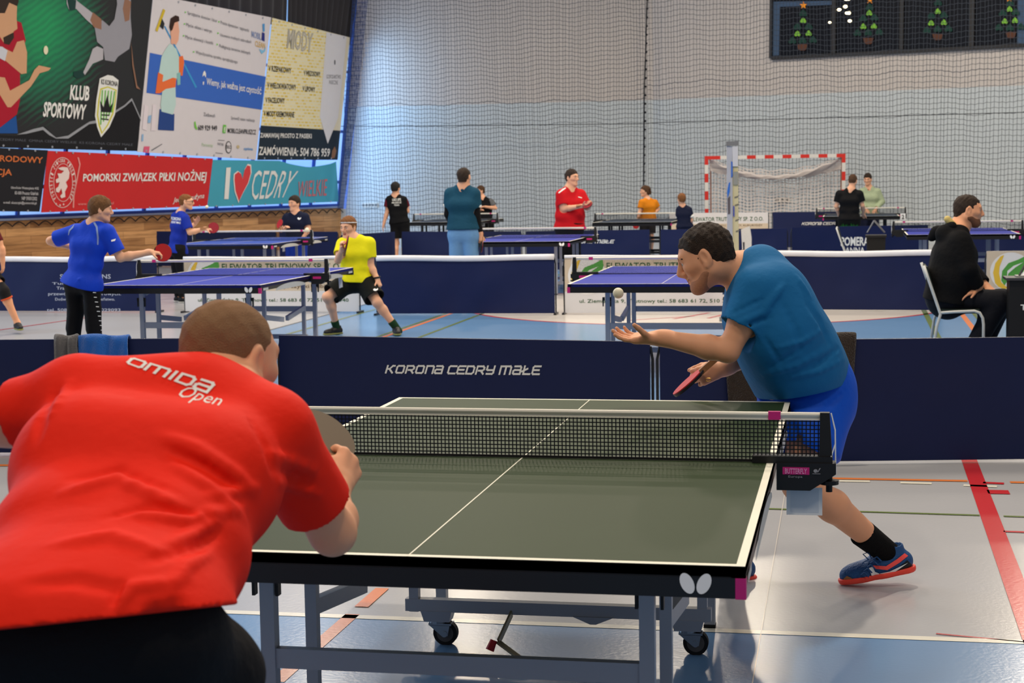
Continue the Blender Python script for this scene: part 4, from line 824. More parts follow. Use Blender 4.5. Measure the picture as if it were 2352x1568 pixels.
# advert stand seen on edge: two printed panels, blue one and yellow one
sy = 14.0; b0 = aty(1683, 560, sy); root = empty('advert_stand', (b0[0], sy, 0), 'tall narrow advert stand seen edge-on behind the head of the server', 'advert stand')
px_ = lambda x, y, yy=sy: aty(x, y, yy)
def slab(nm, q, c, yy, th=.02): m = MB(); m.prism([px_(*p, yy) for p in q], (0, th, 0)); return m.build(nm, c, root)
slab('grey_panel', [(1669, 334), (1682, 336), (1684, 905), (1672, 905)], mat('stand_grey', (176, 178, 188), .5, .35), sy)
y_ = slab('yellow_panel', [(1682, 336), (1695, 336), (1699, 905), (1684, 905)], mat('stand_cream', (206, 196, 156), .5, .35), sy+.01)
for nm, q, c in [('blue_print', [(1679, 370), (1683, 372), (1683, 405), (1679, 408)], (70, 110, 190)), ('blue_print', [(1674, 420), (1677, 418), (1676, 440), (1671, 455), (1670, 440)], (50, 110, 200)), ('white_head', [(1682, 336), (1695, 336), (1695, 382), (1683, 382)], (204, 204, 210)), ('grey_print', [(1684, 394), (1695, 394), (1695, 424), (1684, 424)], (146, 146, 140)), ('brown_print', [(1671, 456), (1677, 450), (1677, 490), (1672, 492)], (96, 88, 92)), ('blue_print', [(1684, 472), (1687, 474), (1687, 498), (1684, 496)], (70, 84, 170))]: slab(nm, q, flat(c), sy-.006, .005)
for k, (x0, y0) in enumerate([(1687, 452), (1688, 470), (1689, 505), (1690, 530)]): slab('lettering', [(x0, y0), (x0+9, y0-3), (x0+9, y0), (x0, y0+3)], flat((120, 116, 106)), sy+.004, .004)
m = MB(); m.bar(px_(1668, 330), px_(1696, 329), .03, .05); m.build('top_rail', mat('rail_grey', (120, 120, 122), .4, .5), root)
m = MB(); c_ = px_(1685, 900); m.box(c_[0]-.14, c_[0]+.14, sy-.22, sy+.22, 0, .05); m.build('base', mat('rail_grey', (120, 120, 122)), root)
zb = px_(1685, 905)[2]
if zb > .05: m = MB(); m.box(c_[0]-.03, c_[0]+.03, sy, sy+.03, 0.04, zb+.01); m.build('pole', mat('rail_grey', (120, 120, 122)), root)
# chair frames
TUBE = mat('chair_tube_pale', (196, 198, 196), .4, .45); PAD = mat('chair_pad_dark_green', (18, 32, 28), .7, .3)
def chair(y0, label, S, back=True):
    # S maps pixel to the near side frame at depth y0; second frame .42 m behind
    a = [S(2122, 610), S(2132, 640), S(2146, 680), S(2158, 715), S(2160, 722), S(2152, 748), S(2141, 776)]; fl = a[-1]; fl[2] = max(fl[2], .0)
    root = empty('metal_chair', (a[3][0]+.2, y0+.2, 0), label, 'chair')
    dz = min(p[2] for p in a); 
    seat = [S(2160, 718), S(2190, 716), S(2238, 714), S(2250, 718), S(2257, 730), S(2259, 745), S(2259, 776)]
    for off in (0, .52):
        o3 = np.array((0, off, 0)); m = MB(); m.tube([p+o3 for p in a[:-1]]+[np.array((a[-1][0]-.01, a[-1][1]+off, .012))], .0125, 10); m.build('back_frame', TUBE, root, True)
        m = MB(); m.tube([p+o3 for p in seat[:-1]]+[np.array((seat[-1][0], seat[-1][1]+off, .012))], .0125, 10); m.build('seat_frame', TUBE, root, True)
    m = MB(); s0, s1 = seat[0], seat[3]; m.box(s0[0], s1[0], y0, y0+.52, s0[2]-.004, s0[2]+.028); m.build('seat', PAD, root)
    if back: m = MB(); m.hexa([a[2]+(.0, 0, -.02), a[2]+(.02, 0, -.02), a[2]+(.02, .52, -.02), a[2]+(0, .52, -.02), a[0]+(0.012, 0, -.01), a[0]+(.03, 0, -.01), a[0]+(.03, .52, -.01), a[0]+(.012, .52, -.01)]); m.build('backrest', PAD, root)
    return root
CHY = 9.2
chair(CHY, 'pale metal tube chair under the seated man in black hoodie', lambda x, y: aty(x, y, CHY))
# second chair far behind: same chair, moved
def S2(x, y):
    p = aty(x, y, CHY); q = aty(1921, 523, 19.5); r0 = aty(2122, 610, CHY); return np.array((p[0]-r0[0]+q[0], p[1]-r0[1]+q[1], p[2]))
chair(19.5, 'pale metal tube chair half hidden behind the long white roll, beside the ball basket', S2)
# black ball basket with a wire handle on a stand
by = 18.5; c0_ = aty(1990, 535, by); c1_ = aty(2034, 535, by); cc = (c0_+c1_)/2; W_ = (c1_[0]-c0_[0])/2
root = empty('ball_basket', (cc[0], by, 0), 'black ball basket with raised silver handle in front of the white letters', 'ball basket')
m = MB(); zt = aty(2012, 540, by)[2]; zb = aty(2012, 590, by)[2]
m.hexa([(cc[0]-W_*.9, by-.13, zb-.1), (cc[0]+W_*.9, by-.13, zb-.1), (cc[0]+W_*.9, by+.13, zb-.1), (cc[0]-W_*.9, by+.13, zb-.1), (cc[0]-W_, by-.15, zt), (cc[0]+W_, by-.15, zt), (cc[0]+W_, by+.15, zt), (cc[0]-W_, by+.15, zt)]); m.build('basket', mat('basket_black', (14, 14, 16), .6, .3), root)
m = MB(); m.box(cc[0]-W_-.012, cc[0]+W_+.012, by-.165, by+.165, zt-.025, zt+.005); m.build('rim', mat('basket_rim', (24, 24, 26), .4, .4), root)
m = MB(); ap = aty(2008, 506, by); m.tube([aty(1992, 534, by), ap], .011, 8); m.tube([ap, aty(2032, 534, by)], .013, 8); m.build('handle', mat('handle_grey', (130, 130, 134), .35, .5, metal=.6), root)
for sx in (-1, 1):
    for sy_ in (-1, 1): m = MB(); m.tube([(cc[0]+sx*W_*.8, by+sy_*.11, zb-.1), (cc[0]+sx*W_*.9, by+sy_*.13, .0)], .011, 8); m.build('leg', mat('handle_grey', (130, 130, 134)), root)
# umpire table with flip score board
uy = 8.98; p0 = aty(2319, 640, uy); zt = p0[2]; x0 = p0[0]
root = empty('umpire_table', (x0+.3, uy+.2, 0), 'black box-shaped umpire table at the right edge, white letter T on it', 'umpire table')
m = MB(); m.box(x0, x0+.65, uy, uy+.26, 0, zt-.012); m.build('cabinet', mat('umpire_black', (16, 16, 18), .5, .35), root)
m = MB(); m.box(x0-.03, x0+.68, uy-.03, uy+.28, zt-.012, zt+.008); m.build('table_top', mat('umpire_top', (62, 62, 66), .35, .45), root)
write(root, 'lettering', text_mesh('TIBHAR', .03), [(2344, 712), (2420, 712), (2420, 699), (2344, 699)], Plane((0, uy, 0), (0, -1, 0)), LETW, .003)
ub = aty(2334, 630, uy+.12); root = empty('flip_scoreboard', (ub[0]+.1, uy+.12, zt+.008), 'folding flip scoreboard standing on the black umpire table', 'scoreboard')
m = MB(); m.box(ub[0]-.005, ub[0]+.3, uy+.06, uy+.22, zt+.008, zt+.02); m.build('base', mat('score_grey', (150, 150, 150), .5, .4), root)
m = MB(); m.bar((ub[0]+.02, uy+.08, zt+.02), (ub[0]+.085, uy+.15, zt+.135), .014, .01); m.bar((ub[0]+.15, uy+.2, zt+.02), (ub[0]+.085, uy+.15, zt+.135), .014, .01); m.bar((ub[0]+.085, uy+.15, zt+.135), (ub[0]+.3, uy+.15, zt+.135), .014, .01); m.build('stand', mat('score_dark', (40, 40, 44), .5, .4), root)
m = MB(); m.hexa([(ub[0]+.04, uy+.085, zt+.022), (ub[0]+.3, uy+.085, zt+.022), (ub[0]+.3, uy+.09, zt+.022), (ub[0]+.04, uy+.09, zt+.022), (ub[0]+.095, uy+.14, zt+.128), (ub[0]+.3, uy+.14, zt+.128), (ub[0]+.3, uy+.145, zt+.128), (ub[0]+.095, uy+.145, zt+.128)]); m.build('number_leaf', CARD, root)
# towels and jacket on the front barriers
def drape(name, label, cat, P, u0, u1, drop_f, drop_b, color, seed, thick=.016, rise=.012, flare=.01):
    rnd = random.Random(seed); ph = rnd.uniform(0, 6); V = []; nu, nv = 26, 30; h = P.h
    prof = []
    for j in range(nv+1):
        t = j/nv; s = -drop_f+(drop_f+drop_b)*t
        if s < -.02: prof.append((.018+.0, h+rise+s))
        elif s < .02: a = math.pi*(s+.02)/.04; prof.append((.018*math.cos(a), h+rise-.0+.016*math.sin(a)))
        else: prof.append((-.035, h+rise-(s-.0)))
    for j, (o, z) in enumerate(prof):
        for i in range(nu+1):
            u = i/nu; fl = (h-z)*flare*(1 if o > 0 else 1); w = .010*math.sin(u*11+ph+z*7)+.006*math.sin(u*23-z*13); zz = z+.012*math.sin(u*7+ph)*(1 if abs(h-z) > .1 else .5)
            V.append(P.A+P.d*(u0+(u1-u0)*u+(u-.5)*fl)+P.n*(o+(w+.006)*(1 if o > 0 else -1))+np.array((0, 0, zz)))
    F = [(j*(nu+1)+i, j*(nu+1)+i+1, (j+1)*(nu+1)+i+1, (j+1)*(nu+1)+i) for j in range(nv) for i in range(nu)]
    o = mesh(name, V, F, color, None, smooth=True); so = o.modifiers.new('thickness', 'SOLIDIFY'); so.thickness = thick; so.offset = 0; sb = o.modifiers.new('soft', 'SUBSURF'); sb.levels = 1; sb.render_levels = 1
    return tag(o, label, cat)
ux = lambda P, x, y: (P.pl.at(x, y)-P.A) @ P.d
drape('towel', 'grey towel hung over the navy barrier, left of the blue towel', 'towel', P1, ux(P1, 127, 800), ux(P1, 181, 800), .30, .25, mat('towel_grey', (92, 90, 92), .95, .1, sheen=.4, bump=.6, bscale=160), 1)
drape('towel', 'bright blue towel hung over the navy barrier beside the grey towel', 'towel', P1, ux(P1, 181, 800), ux(P1, 298, 800), .28, .25, mat('towel_blue', (30, 100, 190), .95, .1, sheen=.4, bump=.6, bscale=160), 2)
drape('jacket', 'dark brown fleece jacket hung over the navy barrier behind the server', 'jacket', P3, ux(P3, 1662, 800), ux(P3, 1966, 800), .40, .2, mat('fleece_brown', (54, 42, 34), 1.0, .1, var=.5, scale=60, sheen=.3, bump=1.0, bscale=130), 3, flare=-.12, rise=.022)
# towel on the far chair
m = MB(); ty = 20.0; m.prism([aty(*q, ty) for q in ((1702, 527), (1722, 519), (1726, 545), (1726, 640), (1706, 640), (1704, 560))], (0, .05, 0)); o = m.build('towel', mat('towel_white', (206, 204, 200), .9, .1, bump=.5, bscale=60)); tag(o, 'white cloth with dark print hanging beside the advert stand', 'towel')
m = MB(); m.prism([aty(*q, ty-.004) for q in ((1706, 556), (1710, 556), (1710, 575), (1707, 575))], (0, .003, 0)); m.build('dark_print', flat((50, 50, 56)), o)
m = MB(); c_ = aty(1713, 640, ty); m.box(c_[0]-.08, c_[0]+.08, ty, ty+.06, 0, c_[2]+.01); m.build('stand', FRM, o)
# balls
BALL = mat('ball_white', (236, 228, 200), .45, .4)
def ball(label, x, y, yy, r=.02): m = MB(); c_ = aty(x, y, yy); m.ball(c_, r, 20, 14); tag(m.build('table_tennis_ball', BALL, None, True), label, 'ball')
# ================================================================ figures: signed-distance bodies turned into one continuous skin each
def nrm(v): v = np.array(v, float); return v/(np.linalg.norm(v)+1e-12)
def _d_cap(P, a, b, ra, rb):
    ba = b-a; L2 = ba @ ba+1e-12; t = np.clip(((P-a) @ ba)/L2, 0, 1); return np.linalg.norm(P-a-t[:, None]*ba, axis=1)-(ra+(rb-ra)*t)
def _d_fcap(P, a, b, ra, rb):
    d = _d_cap(P, a, b, ra, rb); return np.maximum(d, (P-b) @ nrm(b-a))
def _d_ell(P, c, R, r):
    q = (P-c) @ R; k0 = np.linalg.norm(q/r, axis=1); k1 = np.linalg.norm(q/(r*r), axis=1)+1e-9; return k0*(k0-1)/k1
def _d_plane(P, o, n): return (P-o) @ n
def _d_ridge(P, a, b, w, amp): return -amp*np.exp(-(np.maximum(_d_cap(P, a, b, 0, 0), 0)/w)**2)
def _smin(a, b, k):
    if k <= 0: return np.minimum(a, b)
    h = np.clip(.5+.5*(b-a)/k, 0, 1); return b+(a-b)*h-k*h*(1-h)
def _d_noise(P, f, amp, ph): return amp*(np.sin(P[:, 0]*f+ph+2.1*np.sin(P[:, 2]*f*.45))*np.sin(P[:, 1]*f*.9+1.3*ph+1.7*np.sin(P[:, 0]*f*.5))+.6*np.sin(P[:, 2]*f*1.7+P[:, 1]*f*1.1+ph)*np.sin(P[:, 0]*f*1.9-ph))
_FN = {'noise': _d_noise, 'cap': _d_cap, 'fcap': _d_fcap, 'ell': _d_ell, 'plane': _d_plane, 'ridge': _d_ridge}
def cap(a, b, ra, rb, k=.03, op='u'): return ('cap', (np.array(a, float), np.array(b, float), ra, rb), k, op)
def fcap(a, b, ra, rb, k=.03, op='u'): return ('fcap', (np.array(a, float), np.array(b, float), ra, rb), k, op)
def elp(c, R, r, k=.03, op='u'): return ('ell', (np.array(c, float), np.array(R, float), np.array(r, float)), k, op)
def plane(o, n, k=.004): return ('plane', (np.array(o, float), nrm(n)), k, 'i')
def ridge(a, b, w, amp): return ('ridge', (np.array(a, float), np.array(b, float), w, amp), 0, 'r')
def _apply(V, d, k, op):
    if op == 'u': return _smin(V, d, k)
    if op == 's': return -_smin(-V, d, k)
    if op == 'i': return -_smin(-V, -d, k)
    return V+d        # ridges and noise
def sdf_mesh(prims, h, B=8):
    lo, hi = np.full(3, 1e9), np.full(3, -1e9)
    for kd, a, k, op in prims:
        if op != 'u': continue
        if kd in ('cap', 'fcap'):
            for p, r in ((a[0], a[2]), (a[1], a[3])): lo = np.minimum(lo, p-r); hi = np.maximum(hi, p+r)
        else: r = a[2].max(); lo = np.minimum(lo, a[0]-r); hi = np.maximum(hi, a[0]+r)
    lo -= .03+2*h; hi += .03+2*h; nb = np.ceil((hi-lo)/(h*B)).astype(int); N = nb*B; Rb = h*B*.87
    I = np.stack(np.meshgrid(*[np.arange(n) for n in nb], indexing='ij'), -1).reshape(-1, 3); Cn = lo+(I*B+(B-1)/2)*h
    D = np.full(len(Cn), 1e3); dc = []
    for kd, a, k, op in prims: d = _FN[kd](Cn, *a); dc.append(d); D = _apply(D, d, k, op)
    act = np.abs(D) < Rb*1.15+.02; ia = np.nonzero(act)[0]
    g = np.stack(np.meshgrid(*[np.arange(B)]*3, indexing='ij'), -1).reshape(-1, 3)
    PT = (lo+I[ia][:, None, :]*(B*h)+g[None]*h); V = np.full(PT.shape[:2], 1e3)
    for (kd, a, k, op), d in zip(prims, dc):
        s = np.arange(len(ia)) if op in 'in' else np.nonzero(np.abs(d[ia]) < 1e9 if kd == 'ridge' else d[ia] < 2.3*Rb+k)[0]
        if kd == 'ridge': s = np.nonzero(_d_cap(Cn[ia], a[0], a[1], 0, 0) < Rb+3*a[2])[0]
        if not len(s): continue
        V[s] = _apply(V[s], _FN[kd](PT[s].reshape(-1, 3), *a).reshape(len(s), -1), k, op)
    G = np.where(D < 0, -1.0, 1.0).astype(np.float32).reshape(nb)
    G = np.repeat(np.repeat(np.repeat(G, B, 0), B, 1), B, 2)
    ii = I[ia][:, None, :]*B+g[None]; G[ii[..., 0], ii[..., 1], ii[..., 2]] = V
    # surface nets
    S_ = G < 0; c8 = [(i, j, k) for i in (0, 1) for j in (0, 1) for k in (0, 1)]
    sl = lambda A, o: A[o[0]:A.shape[0]-1+o[0], o[1]:A.shape[1]-1+o[1], o[2]:A.shape[2]-1+o[2]]
    al = sl(S_, c8[0]).copy(); an = al.copy()
    for o in c8[1:]: al &= sl(S_, o); an |= sl(S_, o)
    cell = np.argwhere(an & ~al); shp = np.array(an.shape)
    vals = np.stack([G[cell[:, 0]+o[0], cell[:, 1]+o[1], cell[:, 2]+o[2]] for o in c8], 1)
    acc = np.zeros((len(cell), 3)); cnt = np.zeros(len(cell))
    for a_ in range(8):
        for b_ in range(a_+1, 8):
            oa, ob = np.array(c8[a_]), np.array(c8[b_])
            if np.abs(oa-ob).sum() != 1: continue
            va, vb = vals[:, a_], vals[:, b_]; mk = (va < 0) != (vb < 0); t = va/(va-vb+1e-20)
            acc[mk] += (oa+(ob-oa)*t[mk][:, None]); cnt[mk] += 1
    Vt = lo+(cell+acc/np.maximum(cnt, 1)[:, None])*h
    flat_ = lambda c: (c[:, 0]*shp[1]+c[:, 1])*shp[2]+c[:, 2]
    key = flat_(cell); Fq = []
    for ax in range(3):
        A0 = [slice(None)]*3; A1 = [slice(None)]*3; A0[ax] = slice(0, -1); A1[ax] = slice(1, None)
        e0 = S_[tuple(A0)]; e1 = S_[tuple(A1)]; E = np.argwhere(e0 != e1); u, v = [(1, 2), (2, 0), (0, 1)][ax]
        E = E[(E[:, u] > 0) & (E[:, v] > 0) & (E[:, u] < shp[u]) & (E[:, v] < shp[v])]
        ins = S_[E[:, 0], E[:, 1], E[:, 2]]; q = []
        for du, dv in ((0, 0), (-1, 0), (-1, -1), (0, -1)):
            c = E.copy(); c[:, u] += du; c[:, v] += dv; q.append(np.searchsorted(key, flat_(c)))
        q = np.stack(q, 1); q[~ins] = q[~ins][:, ::-1]; Fq.append(q)
    return Vt, np.concatenate(Fq)
def sdf_obj(name, prims, h, m, parent, smooth_it=1):
    V, F = sdf_mesh(prims, h)
    for _ in range(smooth_it):      # light relaxation removes voxel stepping
        A = np.zeros_like(V); n = np.zeros(len(V))
        for k in range(4): np.add.at(A, F[:, k], V[F[:, (k+1) % 4]]+V[F[:, k-1]]); np.add.at(n, F[:, k], 2)
        V = .5*V+.5*A/np.maximum(n, 1)[:, None]
    me = bpy.data.meshes.new(name); me.vertices.add(len(V)); me.vertices.foreach_set('co', V.astype(np.float32).ravel())
    me.loops.add(F.size); me.loops.foreach_set('vertex_index', F.astype(np.int32).ravel()); me.polygons.add(len(F))
    me.polygons.foreach_set('loop_start', np.arange(0, F.size, 4, dtype=np.int32)); me.polygons.foreach_set('use_smooth', np.ones(len(F), dtype=bool))
    me.update(calc_edges=True); me.validate(); me.materials.append(m)
    return link_mesh(name, me, parent)
def px_folds(prims, lines, h=.013, amp=1.0):
    """cloth creases: lines given as pixel polylines are laid on the garment surface, (points, width, height)"""
    V, F = sdf_mesh(prims, h); bvh = BVHTree.FromPolygons([tuple(v) for v in V], [tuple(f) for f in F]); R = []
    for pts, w_, a_ in lines:
        Q_ = []
        for (x0, y0), (x1, y1) in zip(pts[:-1], pts[1:]):
            for t in (0, .25, .5, .75, 1):
                hit = bvh.ray_cast(Vector(CAM), Vector(ray(x0+(x1-x0)*t, y0+(y1-y0)*t)).normalized())
                if hit[0] is not None: Q_.append(np.array(hit[0]))
        n_ = len(Q_)-1
        for i in range(n_):
            if np.linalg.norm(Q_[i+1]-Q_[i]) > 1e-4: R.append(ridge(Q_[i], Q_[i+1], w_, a_*amp*math.sin(math.pi*(i+.8)/(n_+.6))))
    return R
def lerp(a, b, t): return np.array(a)*(1-t)+np.array(b)*t

# ---- heads, hands
class Head:
    def __init__(s, c, f, up=(0, 0, 1), hh=.232):
        s.c = np.array(c, float); s.f = nrm(f); s.u = np.array(up, float)-s.f*(np.array(up, float) @ s.f); s.u = nrm(s.u); s.r = np.cross(s.f, s.u); s.k = hh/.232
        s.R = np.stack([s.r, s.f, s.u], 1)
    def p(s, x, y, z): return s.c+s.R @ (np.array((x, y, z))*s.k)
    def cap(s, a, b, ra, rb, k=.015, op='u'): return cap(s.p(*a), s.p(*b), ra*s.k, rb*s.k, k*s.k, op)
    def ell(s, c, r, k=.015, op='u', tilt=0):
        R = s.R
        if tilt: t = math.radians(tilt); R = R @ np.array([[1, 0, 0], [0, math.cos(t), -math.sin(t)], [0, math.sin(t), math.cos(t)]])
        return elp(s.p(*c), R, np.array(r)*s.k, k*s.k, op)
    def skin(s, jowl=0.0, open_mouth=False):
        L = [s.ell((0, -.014, .036), (.074, .096, .080), .02), s.cap((0, .028, .012), (0, .044, -.066), .062, .040+jowl, .03)]
        for e in (-1, 1):
            L += [s.cap((e*.050, -.002, -.044), (e*.018, .062, -.090), .026+jowl, .020+jowl*.5, .022), s.cap((e*.040, .064, -.012), (e*.052, .030, -.010), .020, .020, .025)]
        L += [s.cap((0, .070, -.086), (0, .076, -.092), .020, .018, .02), s.cap((-.034, .078, .034), (.034, .078, .034), .013, .013, .014),
              s.cap((0, .088, .024), (0, .111, -.018), .0095, .0125, .014), s.cap((0, .100, -.030), (0, .086, -.042), .009, .008, .012)]
        for e in (-1, 1): L += [s.cap((e*.011, .098, -.026), (e*.012, .094, -.026), .0075, .0085, .006)]
        for e in (-1, 1): L += [s.ell((e*.031, .096, .012), (.019, .014, .011), .010, 's')]
        for e in (-1, 1): L += [s.cap((e*.018, .084, .0205), (e*.044, .078, .0195), .0055, .0050, .004), s.cap((e*.020, .083, .0015), (e*.043, .077, .0025), .0042, .0042, .005)]
        L += [s.cap((-.020, .083, -.050), (.020, .083, -.050), .0055, .0055, .006), s.cap((0, .090, -.0495), (0, .090, -.0495), .0065, .0065, .008), s.cap((-.017, .084, -.062), (.017, .084, -.062), .0065, .0065, .007), s.cap((0, .088, -.0625), (0, .088, -.0625), .0065, .0065, .008)]
        L += [s.cap((-.022, .093, -.0562), (.022, .093, -.0562), .0022, .0022, .003, 's')]
        if open_mouth: L += [s.ell((0, .092, -.058), (.014, .010, .007), .004, 's')]
        for e in (-1, 1):
            L += [s.ell((e*.079, -.010, .002), (.010, .020, .034), .010, 'u', -8), s.ell((e*.088, -.004, .008), (.0075, .011, .021), .004, 's', -8), s.ell((e*.079, -.002, -.026), (.009, .011, .012), .006)]
        return L
    def hair(s, t=.010, zf=.074, top=.0, nape=-.055, front=.0, ear=.03, extra=()):
        L = [s.ell((0, -.014, .036), (.074+t, .096+t, .080+t+top), .012), s.cap((0, -.045, -.01), (0, -.050, -.045), .060+t*.6, .050+t*.4, .02)]
        if front: L += [s.ell((0, .036, .076), (.060, .046, .030+front), .02)]
        L += list(extra); n = np.array((-.045, .07)); n = np.array((0, -.54, .84))
        p1 = s.p(0, .090, zf)
        return L, ('keep', p1, s.R @ n, s.p(0, ear-.028, 0), s.f, s.p(0, 0, nape), s.u, s.c, s.r, s.k)
def _d_keep(P, p1, n1, p2, f, p3, u, c, r_, k):
    dA = -((P-p1) @ n1); q = P-c; dC = np.maximum(np.maximum(np.abs(q @ f-.018*k)-.013*k, -(q @ u)-.012*k), .058*k-np.abs(q @ r_)); dB = np.maximum((P-p2) @ f, -((P-p3) @ u)); return _smin(_smin(dA, dB, .012), dC, .008)+.0025*np.sin(q @ r_*420/k)*np.sin(q @ u*260/k+1)
_FN['keep'] = _d_keep
def hand_prims(w, d, pn, lat, s=1.0, curl=(.3, .35, .4, .45), thumb=(.55, .75, .25), spread=.06, tcurl=.3):
    """w wrist, d finger direction, pn direction the palm faces, lat side of the thumb"""
    w = np.array(w, float); d = nrm(d); pn = nrm(np.array(pn, float)-d*(np.array(pn, float) @ d)); l0 = np.cross(d, pn); lat = l0 if l0 @ np.array(lat, float) > 0 else -l0
    Q = lambda a, b, c: w+(d*a+lat*b+pn*c)*s
    L = [cap(Q(-.03, 0, 0), Q(.015, 0, 0), .027*s, .026*s, .02), cap(Q(.03, .016, 0), Q(.082, .026, .002), .0175*s, .0145*s, .014), cap(Q(.03, -.014, 0), Q(.078, -.024, .002), .0175*s, .0135*s, .014), cap(Q(.03, 0, 0), Q(.086, 0, 0), .0165*s, .015*s, .014), cap(Q(.02, .02, .006), Q(.05, .03, .012), .017*s, .014*s, .014)]
    for i, (b, ln, r, a0) in enumerate(((.029, .074, .0092, .086), (.0105, .082, .0095, .090), (-.009, .076, .0090, .086), (-.0275, .060, .0080, .078))):
        c = curl[i]; p = Q(a0, b, .001); ang = 0.25*c; dirn = nrm(d+lat*(spread*(1.2-.8*i)))
        for j, (fl, rr) in enumerate(((.44, 1.0), (.31, .92), (.25, .82))):
            ang += c*(.55 if j == 0 else .9); v = dirn*math.cos(ang)+pn*math.sin(ang); q = p+v*ln*fl*s; L.append(cap(p, q, r*rr*s, r*(rr-.07)*s, .0045)); p = q
    tv = nrm(d*thumb[0]+lat*thumb[1]+pn*thumb[2]); p = Q(.028, .026, .008); q = p+tv*.040*s; L.append(cap(p, q, .0145*s, .0115*s, .010)); tv2 = nrm(tv+(d*.6+pn*.5-lat*.5)*tcurl)
    q2 = q+tv2*.030*s; L += [cap(q, q2, .0112*s, .0100*s, .004), cap(q2, q2+nrm(tv2+d*.2*tcurl)*.022*s, .0100*s, .0080*s, .004)]
    return L

SKIN = mat('skin_fair', (224, 170, 138), .55, .35, var=.06, scale=14, sss=.12); SKT = mat('skin_tan', (228, 164, 126), .55, .35, var=.07, scale=14, sss=.12)
EYEW = mat('eye_white', (200, 190, 180), .3, .5); IRIS = mat('eye_iris', (44, 34, 28), .3, .5); LIP = mat('lip', (168, 92, 80), .5, .35)
HLB = mat('hair_light_brown', (120, 82, 48), .7, .3, var=.35, scale=60, bump=.8, bscale=260); HBR = mat('hair_brown', (86, 60, 40), .75, .3, var=.3, scale=70, bump=.8, bscale=260); HDK = mat('hair_dark', (54, 40, 31), .7, .3, var=.3, scale=70, bump=.8, bscale=260); HGI = mat('hair_ginger', (132, 84, 44), .7, .3, var=.3, scale=60, bump=.7, bscale=200); HBK = mat('hair_black', (22, 19, 19), .6, .35, var=.2, scale=70, bump=.6, bscale=240); HSH = mat('hair_shorn', (142, 106, 76), .85, .2, var=.25, scale=16, bump=.5, bscale=420)
def cloth(name, rgb, rough=.8, b=.25): return mat('cloth_'+name, rgb, rough, .15, var=.05, scale=10, bump=b, bscale=26)
